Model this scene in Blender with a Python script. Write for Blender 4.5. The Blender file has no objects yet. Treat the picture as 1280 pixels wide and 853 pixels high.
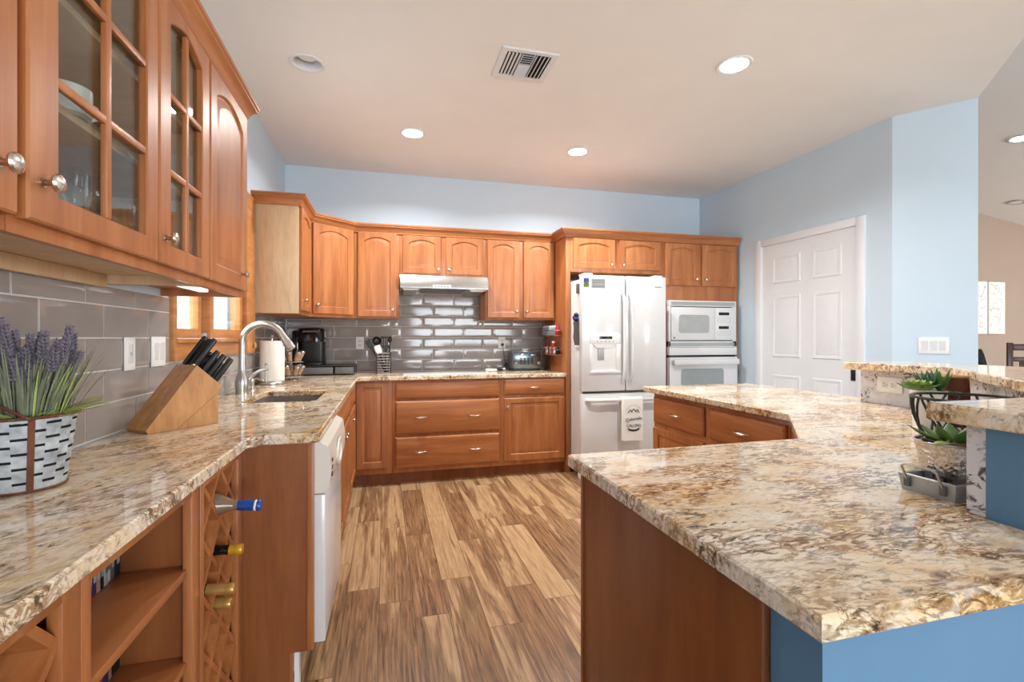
import bpy, bmesh, math, random
from mathutils import Matrix, Vector, noise as mnoise
R = math.radians
PI = math.pi
C = bpy.context.scene.collection
SC = bpy.context.scene

# ---------------------------------------------------------------- camera
CAM_H = 1.239
F_PX = 603.8
YAW = 0.2554
cd = bpy.data.cameras.new('camera')
cd.sensor_fit = 'HORIZONTAL'; cd.sensor_width = 36.0
cd.lens = 36.0 * F_PX / 1280.0
cd.shift_y = -(426.5 - 422.3) / 1280.0
cd.clip_start = 0.02; cd.clip_end = 200
cam = bpy.data.objects.new('camera', cd); C.objects.link(cam)
cam.location = (0, 0, CAM_H); cam.rotation_euler = (PI / 2, 0, -YAW)
SC.camera = cam

# ---------------------------------------------------------------- exposure, sky, daylight
SC.view_settings.view_transform = 'Standard'
SC.view_settings.look = 'None'
SC.view_settings.exposure = 0.18
SC.view_settings.gamma = 1.0
SC.view_settings.use_curve_mapping = False
W = bpy.data.worlds.new('sky'); SC.world = W; W.use_nodes = True
_bg = W.node_tree.nodes['Background']
_bg.inputs[0].default_value = (0.86, 0.93, 1.0, 1); _bg.inputs[1].default_value = 2.2

def area_light(name, loc, rot, sx, sy, power, col=(1, 1, 1), shape='RECTANGLE', spread=180):
    l = bpy.data.lights.new(name, 'AREA'); l.shape = shape
    l.size = sx
    if shape == 'RECTANGLE': l.size_y = sy
    l.energy = power; l.color = col; l.spread = R(spread)
    o = bpy.data.objects.new(name, l); C.objects.link(o)
    o.location = loc; o.rotation_euler = rot
    return o
# daylight entering through the glazed openings of the room
area_light('daylight_patio_door', (2.2, -4.40, 1.15), (R(90), 0, 0), 2.9, 2.1, 205, (0.86, 0.935, 1.0))
area_light('daylight_side_window', (7.2, -4.40, 1.30), (R(90), 0, 0), 1.0, 1.4, 55, (0.93, 0.965, 1.0))
area_light('daylight_living_window', (12.85, 1.0, 1.5), (R(90), 0, R(90)), 4.0, 2.0, 320, (0.96, 0.98, 1.0))
area_light('daylight_sink_window', (-0.99, 2.85, 1.65), (R(90), 0, R(-90)), 1.1, 0.8, 14, (0.92, 0.96, 1.0))

# ---------------------------------------------------------------- materials
def lin(c):
    f = lambda v: (v / 12.92 if v <= 0.04045 else ((v + 0.055) / 1.055) ** 2.4)
    return tuple(f(x / 255.0) for x in c) + (1.0,)

class NT:
    def __init__(s, name):
        s.m = bpy.data.materials.new(name); s.m.use_nodes = True
        s.t = s.m.node_tree; s.b = s.t.nodes['Principled BSDF']
        s.pos = s.t.nodes.new('ShaderNodeTexCoord').outputs['Object']
    def link(s, a, b): s.t.links.new(a, b)
    def put(s, sock, v):
        if isinstance(v, (int, float)): sock.default_value = v
        elif isinstance(v, tuple): sock.default_value = v
        else: s.link(v, sock)
    def math(s, op, a, b=0.0, c=None):
        n = s.t.nodes.new('ShaderNodeMath'); n.operation = op
        s.put(n.inputs[0], a); s.put(n.inputs[1], b)
        if c is not None: s.put(n.inputs[2], c)
        return n.outputs[0]
    def sep(s, v):
        n = s.t.nodes.new('ShaderNodeSeparateXYZ'); s.link(v, n.inputs[0]); return n.outputs
    def comb(s, x, y, z):
        n = s.t.nodes.new('ShaderNodeCombineXYZ')
        for i, v in enumerate((x, y, z)): s.put(n.inputs[i], v)
        return n.outputs[0]
    def mapping(s, v, scale=(1, 1, 1), rot=(0, 0, 0), loc=(0, 0, 0)):
        n = s.t.nodes.new('ShaderNodeMapping'); s.link(v, n.inputs[0])
        n.inputs[1].default_value = loc; n.inputs[2].default_value = rot; n.inputs[3].default_value = scale
        return n.outputs[0]
    def noise(s, v, scale=5, detail=4, rough=0.55, dist=0.0):
        n = s.t.nodes.new('ShaderNodeTexNoise'); s.link(v, n.inputs['Vector'])
        n.inputs['Scale'].default_value = scale; n.inputs['Detail'].default_value = detail
        n.inputs['Roughness'].default_value = rough; n.inputs['Distortion'].default_value = dist
        return n.outputs[0]
    def voronoi(s, v, scale=5, feature='F1'):
        n = s.t.nodes.new('ShaderNodeTexVoronoi'); n.feature = feature; s.link(v, n.inputs['Vector'])
        n.inputs['Scale'].default_value = scale
        return n.outputs[0]
    def ramp(s, f, stops):
        n = s.t.nodes.new('ShaderNodeValToRGB'); s.put(n.inputs[0], f)
        e = n.color_ramp.elements
        while len(e) > 1: e.remove(e[-1])
        e[0].position = stops[0][0]; e[0].color = stops[0][1]
        for p, c in stops[1:]:
            k = e.new(p); k.color = c
        return n.outputs[0]
    def mix(s, f, a, b, mode='MIX'):
        n = s.t.nodes.new('ShaderNodeMix'); n.data_type = 'RGBA'; n.blend_type = mode
        s.put(n.inputs[0], f); s.put(n.inputs[6], a); s.put(n.inputs[7], b)
        return n.outputs[2]
    def white(s, v):
        n = s.t.nodes.new('ShaderNodeTexWhiteNoise'); n.noise_dimensions = '3D'; s.link(v, n.inputs['Vector'])
        return n.outputs
    def bump(s, h, strength=0.2, dist=0.002):
        n = s.t.nodes.new('ShaderNodeBump'); n.inputs['Strength'].default_value = strength
        n.inputs['Distance'].default_value = dist; s.link(h, n.inputs['Height'])
        s.link(n.outputs[0], s.b.inputs['Normal'])
    def col(s, v): s.put(s.b.inputs['Base Color'], v); return s
    def set(s, **k):
        for a, v in k.items():
            s.put(s.b.inputs[a.replace('_', ' ')], v)
        return s
G0 = (0, 0, 0, 1); G1 = (1, 1, 1, 1)

def plain(name, rgb, rough=0.5, metal=0.0, vary=0.06, scale=18, **k):
    n = NT(name)
    c = lin(rgb)
    f = n.noise(n.pos, scale, 3)
    lo = tuple(x * (1 - vary) for x in c[:3]) + (1,); hi = tuple(min(1, x * (1 + vary)) for x in c[:3]) + (1,)
    n.col(n.ramp(f, [(0.3, lo), (0.7, hi)]))
    n.set(Roughness=rough, Metallic=metal, **k)
    return n.m

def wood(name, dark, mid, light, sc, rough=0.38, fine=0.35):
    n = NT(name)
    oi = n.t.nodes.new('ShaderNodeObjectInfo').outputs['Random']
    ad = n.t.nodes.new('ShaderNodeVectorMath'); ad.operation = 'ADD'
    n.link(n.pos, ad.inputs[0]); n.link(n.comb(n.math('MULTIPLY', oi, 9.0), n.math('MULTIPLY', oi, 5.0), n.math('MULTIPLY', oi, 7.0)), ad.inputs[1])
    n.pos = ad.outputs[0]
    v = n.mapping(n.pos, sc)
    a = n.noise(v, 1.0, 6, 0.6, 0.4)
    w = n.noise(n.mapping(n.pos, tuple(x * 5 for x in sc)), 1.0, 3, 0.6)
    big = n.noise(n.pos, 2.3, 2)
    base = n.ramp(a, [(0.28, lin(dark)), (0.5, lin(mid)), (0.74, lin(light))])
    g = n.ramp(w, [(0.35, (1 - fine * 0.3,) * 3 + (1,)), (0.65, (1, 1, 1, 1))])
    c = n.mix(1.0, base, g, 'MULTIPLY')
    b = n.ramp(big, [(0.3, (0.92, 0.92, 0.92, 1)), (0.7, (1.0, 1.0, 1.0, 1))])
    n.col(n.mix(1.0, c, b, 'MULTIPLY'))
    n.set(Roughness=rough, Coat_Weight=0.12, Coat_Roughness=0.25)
    return n.m

def granite(name, ang=58):
    n = NT(name)
    p = n.mapping(n.pos, (1, 1, 1), (R(12), R(-8), R(-ang)))      # streaks run diagonally through the stone
    st = n.mapping(p, (1.0, 1.9, 1.7))
    base = n.ramp(n.noise(st, 3.0, 5, 0.62, 1.0), [(0.36, lin((242, 232, 214))), (0.52, lin((240, 220, 188))), (0.64, lin((232, 200, 152))), (0.76, lin((212, 166, 106)))])
    cl = n.ramp(n.noise(st, 3.6, 5, 0.66, 1.2), [(0.44, G0), (0.56, G1)])
    v1 = n.noise(n.mapping(p, (15, 38, 30)), 1.0, 6, 0.62, 1.3)
    r1 = n.math('ABSOLUTE', n.math('SUBTRACT', v1, 0.5))
    w1 = n.math('MULTIPLY', n.ramp(r1, [(0.0, G1), (0.030, (.8, .8, .8, 1)), (0.075, G0)]), n.math('MULTIPLY_ADD', cl, 0.78, 0.22))
    c = n.mix(n.math('MULTIPLY', w1, 0.88), base, lin((146, 102, 54)))
    v2 = n.noise(n.mapping(p, (24, 66, 50), (0, 0, 0), (2, 5, 1)), 1.0, 5, 0.64, 0.9)
    w2 = n.math('MULTIPLY', n.ramp(v2, [(0.53, G0), (0.60, G1)]), n.math('MULTIPLY_ADD', cl, 0.82, 0.18))
    c = n.mix(n.math('MULTIPLY', w2, 0.88), c, lin((100, 68, 36)))
    dk = n.ramp(n.noise(st, 6.0, 3, 0.6, 1.0), [(0.46, G0), (0.62, G1)])
    v3 = n.noise(n.mapping(p, (34, 84, 60), (0, 0, 0), (7, 3, 4)), 1.0, 5, 0.66, 0.8)
    w3 = n.math('MULTIPLY', n.ramp(v3, [(0.56, G0), (0.60, G1)]), n.math('MULTIPLY_ADD', dk, 0.8, 0.2))
    c = n.mix(n.math('MULTIPLY', w3, 0.95), c, lin((46, 40, 36)))
    wh = n.ramp(n.noise(n.mapping(p, (10, 22, 16), (0, 0, 0), (3, 1, 2)), 1.0, 5, 0.62, 1.0), [(0.55, G0), (0.66, G1)])
    c = n.mix(n.math('MULTIPLY', wh, 0.35), c, lin((246, 242, 236)))
    n.col(c)
    n.set(Roughness=0.05, Specular_IOR_Level=0.45)
    return n.m

def granite_white(name):
    n = NT(name)
    p = n.pos
    base = n.ramp(n.noise(p, 6.0, 4, 0.6, 0.8), [(0.3, lin((226, 224, 226))), (0.7, lin((205, 203, 206)))])
    d = n.noise(n.mapping(p, (22, 22, 30), (R(25), R(30), 0)), 1.2, 6, 0.68, 1.1)
    m = n.math('MULTIPLY', n.ramp(d, [(0.51, G0), (0.58, G1)]), n.ramp(n.noise(p, 8.0, 3), [(0.40, (0.15, 0.15, 0.15, 1)), (0.54, G1)]))
    n.col(n.mix(n.math('MULTIPLY', m, 0.92), base, lin((52, 50, 56))))
    n.set(Roughness=0.15)
    return n.m

def floor_planks(name):
    n = NT(name)
    PW, PL = 0.152, 0.914
    x, y, z = n.sep(n.pos)[:3]
    u = n.math('DIVIDE', x, PW)
    row = n.math('FLOOR', u)
    rnd = n.white(n.comb(row, 7.0, 3.0))[0]
    v = n.math('ADD', n.math('DIVIDE', y, PL), n.math('MULTIPLY', n.math('FLOOR', n.math('MULTIPLY', rnd, 6.0)), 1.0 / 6.0))
    col = n.math('FLOOR', v)
    wn = n.white(n.comb(row, col, 1.0))
    r1, rc = wn[0], wn[1]
    fu = n.math('SUBTRACT', u, row); fv = n.math('SUBTRACT', v, col)
    eu = n.math('MULTIPLY', n.math('MINIMUM', fu, n.math('SUBTRACT', 1.0, fu)), PW)
    ev = n.math('MULTIPLY', n.math('MINIMUM', fv, n.math('SUBTRACT', 1.0, fv)), PL)
    edge = n.math('MINIMUM', eu, ev)
    grout = n.math('LESS_THAN', edge, 0.0016)
    off = n.math('MULTIPLY', r1, 37.0)
    gv = n.comb(n.math('ADD', n.math('MULTIPLY', x, 13.0), off), n.math('ADD', n.math('MULTIPLY', y, 1.0), off), off)
    band = n.noise(gv, 1.0, 4, 0.55, 1.0)
    fine = n.noise(n.comb(n.math('ADD', n.math('MULTIPLY', x, 90.0), off), n.math('MULTIPLY', y, 4.0), off), 1.0, 5, 0.65, 0.6)
    light = n.ramp(fine, [(0.3, lin((150, 117, 82))), (0.7, lin((198, 166, 126)))])
    dark = n.ramp(fine, [(0.34, lin((82, 56, 37))), (0.64, lin((158, 120, 84)))])
    thr = n.math('MULTIPLY_ADD', r1, 0.26, -0.13)
    bm_ = n.ramp(n.math('ADD', band, thr), [(0.44, G0), (0.50, (.75, .75, .75, 1)), (0.62, G1)])
    c = n.mix(bm_, light, dark)
    tint = n.ramp(rc, [(0.0, (0.90, 0.90, 0.90, 1)), (1.0, (1.06, 1.04, 1.02, 1))])
    c = n.mix(1.0, c, tint, 'MULTIPLY')
    c = n.mix(grout, c, lin((92, 72, 56)))
    n.col(c)
    n.set(Roughness=0.34)
    h = n.math('MULTIPLY_ADD', n.math('MINIMUM', edge, 0.003), 300.0, n.math('MULTIPLY', fine, 0.25))
    n.bump(h, 0.25, 0.0015)
    return n.m

def emit(name, rgb, strength):
    n = NT(name); n.col(lin(rgb)); n.set(Emission_Color=lin(rgb), Emission_Strength=strength); return n.m

def glass(name, tint=(245, 250, 250), rough=0.0, ior=1.45):
    n = NT(name); n.col(lin(tint)); n.set(Roughness=rough, Transmission_Weight=1.0, IOR=ior); return n.m

def pane_glass(name, tint=(240, 245, 245)):
    # thin window glass: mostly see-through with a Fresnel sheen
    n = NT(name)
    t = n.t; out = t.nodes['Material Output']
    tr = t.nodes.new('ShaderNodeBsdfTransparent'); tr.inputs[0].default_value = lin(tint)
    gl = t.nodes.new('ShaderNodeBsdfGlossy'); gl.inputs['Roughness'].default_value = 0.03
    fr = t.nodes.new('ShaderNodeFresnel')
    bf = t.nodes.new('ShaderNodeNewGeometry').outputs['Backfacing']
    n.link(n.math('MULTIPLY_ADD', bf, 1 / 1.5 - 1.5, 1.5), fr.inputs[0])     # same sheen on both faces of the thin pane
    mx = t.nodes.new('ShaderNodeMixShader')
    n.link(fr.outputs[0], mx.inputs[0]); n.link(tr.outputs[0], mx.inputs[1]); n.link(gl.outputs[0], mx.inputs[2])
    n.link(mx.outputs[0], out.inputs[0])
    return n.m

def hammered(name):
    n = NT(name); n.col(lin((208, 206, 202))); n.set(Roughness=.16, Metallic=1.0)
    n.bump(n.voronoi(n.mapping(n.pos, (1, 1, .8)), 135.0), 0.45, .003)
    return n.m

M = {}
M['wall_blue'] = plain('wall_blue', (200, 217, 229), 0.6, vary=0.012, scale=3)
M['wall_deep_blue'] = plain('wall_deep_blue', (92, 134, 166), 0.55, vary=0.03, scale=6)  # deeper blue than the other kitchen walls, on the bar wall alone
M['wall_tan'] = plain('wall_tan', (164, 145, 128), 0.7, vary=0.02, scale=3)
M['ceiling'] = plain('ceiling', (238, 236, 232), 0.8, vary=0.012, scale=4)
M['ceiling_white'] = plain('ceiling_white', (232, 232, 231), 0.8, vary=0.01, scale=4)
M['white_paint'] = plain('white_paint', (224, 226, 228), 0.38, vary=0.01)
M['floor'] = floor_planks('floor_planks')
CH = ((152, 88, 44), (177, 109, 61), (198, 132, 81))
M['wood_v'] = wood('maple_upright', *CH, (14, 14, 1.3))
M['wood_h'] = wood('maple_level', *CH, (1.3, 1.3, 16))
M['wood_pale'] = wood('maple_pale', (200, 164, 124), (214, 180, 140), (224, 192, 154), (12, 12, 2.0), 0.45)
M['wood_dark'] = wood('maple_shade', (124, 70, 34), (144, 84, 42), (158, 97, 52), (12, 12, 1.5), 0.42)  # darker copy of the maple, shade of interiors and end panels in its colour
M['oak'] = wood('window_oak', (176, 112, 58), (200, 134, 74), (216, 154, 94), (4, 4, 30), 0.4)
M['bamboo'] = wood('bamboo', (172, 116, 66), (196, 140, 84), (212, 158, 102), (34, 34, 7), 0.45)
M['granite'] = granite('granite_cream', 58)
M['granite_bar'] = granite('granite_cream_peninsula', 4)
M['granite_white'] = granite_white('granite_white')
M['tile'] = plain('tile_grey', (152, 145, 140), 0.10, vary=0.10, scale=2.6, Specular_IOR_Level=0.6)
M['grout'] = plain('grout', (206, 200, 194), 0.8, vary=0.03)
M['white_gloss'] = plain('appliance_white', (222, 223, 223), 0.2, vary=0.008, Coat_Weight=0.3)
M['cream_gloss'] = plain('appliance_cream', (232, 226, 214), 0.24, vary=0.01)
M['white_plastic'] = plain('white_plastic', (236, 236, 233), 0.4, vary=0.01)
M['grey_plastic'] = plain('grey_plastic', (170, 174, 174), 0.4, vary=0.04)
M['grey_dark'] = plain('grey_dark', (96, 98, 100), 0.45, vary=0.05)
M['hammered'] = hammered('hammered_silver')
M['steel'] = plain('brushed_steel', (196, 196, 194), 0.28, 1.0, vary=0.06, scale=40)
M['nickel'] = plain('satin_nickel', (206, 196, 184), 0.26, 1.0, vary=0.04)
M['chrome'] = plain('chrome', (214, 216, 218), 0.1, 1.0, vary=0.03)
M['black'] = plain('black_plastic', (22, 22, 23), 0.32, vary=0.2)
M['black_gloss'] = plain('black_gloss', (14, 14, 16), 0.12, vary=0.2)
M['dark_wire'] = plain('dark_wire', (58, 56, 56), 0.45, 0.6, vary=0.1)
M['void'] = plain('dark_void', (24, 20, 18), 0.8, vary=0.1)
M['cooktop'] = plain('cooktop_glass', (206, 208, 206), 0.06, vary=0.02)  # pale grey puts the mirrored tiles into the glass colour
M['sink'] = plain('sink_composite', (112, 104, 98), 0.4, vary=0.06)
M['paper'] = plain('paper', (240, 238, 232), 0.85, vary=0.02, scale=60)
M['ceramic'] = plain('ceramic_white', (238, 236, 232), 0.18, vary=0.01)
M['lamp_on'] = emit('lamp_on', (255, 250, 242), 14.0)
M['lamp_dim'] = emit('lamp_dim', (255, 252, 246), 1.0)
M['glass'] = glass('clear_glass')
M['pane'] = pane_glass('pane_glass')
M['oven_glass'] = plain('oven_glass', (150, 160, 162), 0.12, vary=0.04)
M['soil'] = plain('soil', (70, 52, 38), 0.9, vary=0.4, scale=70)
M['pebble'] = plain('pebbles', (48, 50, 52), 0.4, vary=0.5, scale=60)
M['leaf'] = plain('leaf_green', (84, 122, 58), 0.45, vary=0.3, scale=30)
M['leaf_pale'] = plain('leaf_pale_green', (160, 178, 96), 0.45, vary=0.25, scale=25)
M['leaf_blue'] = plain('leaf_blue_green', (70, 112, 98), 0.45, vary=0.25, scale=25)
M['leaf_grey'] = plain('leaf_grey_green', (122, 130, 108), 0.6, vary=0.3, scale=20)
M['lavender'] = plain('lavender', (112, 105, 118), 0.8, vary=0.35, scale=90)
M['rust'] = plain('rusty_metal', (112, 66, 48), 0.6, 0.4, vary=0.25, scale=40)
M['galv'] = plain('galvanised', (178, 182, 184), 0.42, 0.35, vary=0.22, scale=16)
M['whitewash'] = plain('whitewashed_metal', (176, 182, 186), 0.55, 0.1, vary=0.38, scale=34)
M['smoked'] = plain('smoked_steel', (120, 134, 144), 0.2, 1.0, vary=0.1)
M['red'] = plain('red_plastic', (186, 44, 48), 0.4, vary=0.2)
M['navy'] = plain('navy_cloth', (38, 42, 86), 0.8, vary=0.3)
M['blue_foil'] = plain('blue_foil', (30, 78, 158), 0.3, 0.3, vary=0.2)
M['yellow_foil'] = plain('yellow_foil', (204, 154, 40), 0.35, 0.3, vary=0.1)
M['gold_foil'] = plain('gold_foil', (190, 150, 84), 0.32, 0.5, vary=0.12)
M['bottle_dark'] = plain('bottle_dark', (22, 20, 18), 0.1, vary=0.1)
M['bottle_grey'] = plain('bottle_grey', (128, 104, 84), 0.1, vary=0.1)
M['brown_wood'] = wood('walnut', (66, 36, 22), (88, 50, 32), (104, 62, 40), (14, 14, 2), 0.4)
M['spice'] = plain('spice_beige', (166, 138, 112), 0.5, vary=0.3, scale=60)
M['ink'] = plain('black_ink', (26, 26, 28), 0.7)
M['label_blue'] = plain('label_light', (158, 166, 180), 0.4, vary=0.2, scale=120)

# ---------------------------------------------------------------- mesh helpers
class MB:
    """collects geometry; T is applied to everything added"""
    def __init__(s, T=None):
        s.v = []; s.f = []; s.T = T or Matrix.Identity(4)
    def add(s, vs, fs):
        o = len(s.v)
        s.v += [s.T @ Vector(p) for p in vs]; s.f += [tuple(i + o for i in f) for f in fs]
        return s
    def box(s, x0, x1, y0, y1, z0, z1, b=0.0):
        if x0 > x1: x0, x1 = x1, x0
        if y0 > y1: y0, y1 = y1, y0
        if z0 > z1: z0, z1 = z1, z0
        if b <= 0:
            return s.add([(x0, y0, z0), (x1, y0, z0), (x1, y1, z0), (x0, y1, z0), (x0, y0, z1), (x1, y0, z1), (x1, y1, z1), (x0, y1, z1)],
                         [(0, 3, 2, 1), (4, 5, 6, 7), (0, 1, 5, 4), (1, 2, 6, 5), (2, 3, 7, 6), (3, 0, 4, 7)])
        bm = bmesh.new(); bmesh.ops.create_cube(bm, size=1.0)
        for v in bm.verts:
            v.co = Vector(((x0 + x1) / 2 + v.co.x * (x1 - x0), (y0 + y1) / 2 + v.co.y * (y1 - y0), (z0 + z1) / 2 + v.co.z * (z1 - z0)))
        b = min(b, (x1 - x0) * .49, (y1 - y0) * .49, (z1 - z0) * .49)
        bmesh.ops.bevel(bm, geom=bm.edges[:], offset=b, segments=2, affect='EDGES', profile=0.5)
        bm.verts.index_update()
        s.add([v.co[:] for v in bm.verts], [[v.index for v in f.verts] for f in bm.faces]); bm.free()
        return s
    def loops(s, ls, c0=True, c1=True, closed=True):
        n = len(ls[0]); vs = [p for l in ls for p in l]; fs = []
        for k in range(len(ls) - 1):
            for i in range(n if closed else n - 1):
                j = (i + 1) % n
                fs.append((k * n + i, k * n + j, (k + 1) * n + j, (k + 1) * n + i))
        if c0: fs.append(tuple(reversed(range(n))))
        if c1: fs.append(tuple((len(ls) - 1) * n + i for i in range(n)))
        return s.add(vs, fs)
    def prism(s, poly, z0, z1, b=0.0):
        a = sum(poly[i][0] * poly[(i + 1) % len(poly)][1] - poly[(i + 1) % len(poly)][0] * poly[i][1] for i in range(len(poly)))
        if a < 0: poly = poly[::-1]
        if b <= 0:
            return s.loops([[(x, y, z0) for x, y in poly], [(x, y, z1) for x, y in poly]])
        q = inset(poly, b)
        return s.loops([[(x, y, z0) for x, y in q], [(x, y, z0 + b) for x, y in poly], [(x, y, z1 - b) for x, y in poly], [(x, y, z1) for x, y in q]])
    def lathe(s, prof, at=(0, 0, 0), axis=None, seg=24, caps=True):
        T = Matrix.Translation(at)
        if axis is not None: T = T @ Vector((0, 0, 1)).rotation_difference(Vector(axis)).to_matrix().to_4x4()
        ls = [[T @ Vector((r * math.cos(2 * PI * i / seg), r * math.sin(2 * PI * i / seg), z)) for i in range(seg)] for r, z in prof]
        return s.loops(ls, caps, caps)
    def tube(s, pts, r, seg=10, caps=True, closed=False, flat=1.0):
        pts = [Vector(p) for p in pts]; n = len(pts)
        rs = r if isinstance(r, (list, tuple)) else [r] * n
        ls = []; up = None
        for i, p in enumerate(pts):
            if closed: t = pts[(i + 1) % n] - pts[i - 1]
            else: t = pts[min(i + 1, n - 1)] - pts[max(i - 1, 0)]
            t.normalize()
            if up is None:
                up = Vector((0, 0, 1)) if abs(t.z) < 0.9 else Vector((1, 0, 0))
            a = t.cross(up)
            if a.length < 1e-6: a = t.orthogonal()
            a.normalize(); b = a.cross(t); up = b
            ls.append([p + (a * math.cos(2 * PI * k / seg) + b * math.sin(2 * PI * k / seg) * flat) * rs[i] for k in range(seg)])
        if closed: ls.append(ls[0]); caps = False
        return s.loops(ls, caps, caps)

def inset(poly, d):
    n = len(poly); out = []
    for i in range(n):
        p0, p1, p2 = Vector(poly[i - 1]), Vector(poly[i]), Vector(poly[(i + 1) % n])
        a = (p1 - p0).normalized(); b = (p2 - p1).normalized()
        na = Vector((-a.y, a.x)); nb = Vector((-b.y, b.x))
        k = 1 + na.dot(nb)
        m = (na + nb) / (k if abs(k) > 1e-4 else 1)
        out.append((p1.x + m.x * d, p1.y + m.y * d))
    return out

def root_loc(o):
    l = Vector((0, 0, 0))
    while o is not None:
        l += o.location; o = o.parent
    return l

def obj(name, mb, mat, parent=None, sharp=32, loc=None):
    """ONE mesh object from world-space geometry; a top-level mesh gets its origin at its base"""
    me = bpy.data.meshes.new(name)
    if parent is not None: base = root_loc(parent)
    else:
        xs = [p.x for p in mb.v]; ys = [p.y for p in mb.v]; zs = [p.z for p in mb.v]
        base = Vector(((min(xs) + max(xs)) / 2, (min(ys) + max(ys)) / 2, min(zs)))
    keep = base if parent is None else Vector((0, 0, 0))
    me.from_pydata([tuple(p - base) for p in mb.v], [], mb.f)
    bm = bmesh.new(); bm.from_mesh(me)
    bmesh.ops.recalc_face_normals(bm, faces=bm.faces[:])
    lim = R(sharp)
    for f in bm.faces: f.smooth = True
    for e in bm.edges:
        if len(e.link_faces) != 2 or e.calc_face_angle(0) > lim: e.smooth = False
    bm.to_mesh(me); bm.free()
    me.materials.append(mat if not isinstance(mat, str) else M[mat])
    o = bpy.data.objects.new(name, me); C.objects.link(o)
    o.location = keep
    if parent is not None: o.parent = parent
    return o

def tag(o, label, cat, group=None, kind=None):
    o['label'] = label; o['category'] = cat
    if group: o['group'] = group
    if kind: o['kind'] = kind
    return o
def thing(name, loc, label, cat, group=None):
    o = bpy.data.objects.new(name, None); C.objects.link(o)
    o.location = loc; o.empty_display_size = 0.05
    return tag(o, label, cat, group)
def struct(name, mb, mat, parent=None, label=None):
    o = obj(name, mb, mat, parent)
    if parent is None: o['kind'] = 'structure'
    if label: o['label'] = label
    return o
def one(name, mb, mat, label, cat, group=None):
    return tag(obj(name, mb, mat), label, cat, group)

def frame(x, y, z, ang=0):
    """local frame: x along the face, -y outward from it, z up"""
    return Matrix.Translation((x, y, z)) @ Matrix.Rotation(ang, 4, 'Z')

def text_mb(s, size, T, depth=0.0006):
    cu = bpy.data.curves.new('lettering', 'FONT'); cu.body = s; cu.size = size; cu.extrude = depth
    cu.align_x = 'CENTER'; cu.align_y = 'CENTER'
    ob = bpy.data.objects.new('lettering', cu)
    me = bpy.data.meshes.new_from_object(ob)
    m = MB(T @ Matrix.Rotation(PI / 2, 4, 'X'))
    m.add([v.co[:] for v in me.vertices], [tuple(p.vertices) for p in me.polygons])
    bpy.data.objects.remove(ob); bpy.data.curves.remove(cu); bpy.data.meshes.remove(me)
    return m

def rrect(x0, x1, y0, y1, r, n=6):
    p = []
    for cx, cy, a0 in ((x1 - r, y0 + r, -90), (x1 - r, y1 - r, 0), (x0 + r, y1 - r, 90), (x0 + r, y0 + r, 180)):
        for i in range(n + 1):
            a = R(a0 + 90 * i / n); p.append((cx + r * math.cos(a), cy + r * math.sin(a)))
    return p

def slab_with_hole(poly, hole, z0, z1, b):
    bm = bmesh.new()
    def ring(p, z):
        return [bm.verts.new((x, y, z)) for x, y in p]
    pi_ = inset(poly, b); hi_ = inset(hole[::-1], b)[::-1]
    rows = {}
    for z, P_, H_ in ((z0, pi_, hi_), (z1, pi_, hi_)):
        a, h = ring(P_, z), ring(H_, z)
        es = [bm.edges.new((a[i], a[(i + 1) % len(a)])) for i in range(len(a))] + [bm.edges.new((h[i], h[(i + 1) % len(h)])) for i in range(len(h))]
        bmesh.ops.triangle_fill(bm, use_beauty=True, use_dissolve=False, edges=es)
        rows[z] = (a, h)
    for idx, P_ in ((0, poly), (1, hole)):
        m1, m2 = ring(P_, z0 + b), ring(P_, z1 - b)
        seq = [rows[z0][idx], m1, m2, rows[z1][idx]]
        n = len(P_)
        for r in range(3):
            for i in range(n):
                bm.faces.new((seq[r][i], seq[r][(i + 1) % n], seq[r + 1][(i + 1) % n], seq[r + 1][i]))
    bm.verts.index_update()
    k = MB(); k.add([v.co[:] for v in bm.verts], [[v.index for v in f.verts] for f in bm.faces]); bm.free()
    return k

# ================================================================ THE SETTING
XL, YB, ZC = -0.89, 4.79, 2.82
def vault(x): return 3.27 - 0.125 * (x - 9.33)

struct('floor', MB().box(-1.0, 13.1, -4.6, 5.9, -0.06, 0.0), 'floor')
# kitchen ceiling: ends on a 45 degree edge towards the vaulted living room
_c = [(3.47, YB), (3.51, 2.66), (3.77, 2.30), (XL, -2.36), (XL, YB)]
struct('ceiling', slab_with_hole(list(reversed(_c)), [(-.438 + .0735 * math.cos(a * PI / 16), 2.987 + .0735 * math.sin(a * PI / 16)) for a in range(32)], ZC, ZC + .10, .001), 'ceiling')
m = MB()
m.add([(-1.0, -4.6, vault(-1)), (13.1, -4.6, vault(13.1)), (13.1, 5.9, vault(13.1)), (-1.0, 5.9, vault(-1)),
       (-1.0, -4.6, vault(-1) + .1), (13.1, -4.6, vault(13.1) + .1), (13.1, 5.9, vault(13.1) + .1), (-1.0, 5.9, vault(-1) + .1)],
      [(0, 1, 2, 3), (7, 6, 5, 4), (0, 4, 5, 1), (1, 5, 6, 2), (2, 6, 7, 3), (3, 7, 4, 0)])
struct('ceiling_living', m, 'ceiling_white')
# header closing the step between the flat ceiling and the vault
m = MB(); m.prism([(XL, -2.36), (XL, -2.26), (3.70, 2.33), (3.77, 2.30)], ZC + 0.10, 4.6)
struct('wall_header', m, 'ceiling_white')
m = MB(); m.box(-1.0, 3.60, YB, YB + 0.12, 0, 2.95)
struct('wall_back', m, 'wall_blue')
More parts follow.
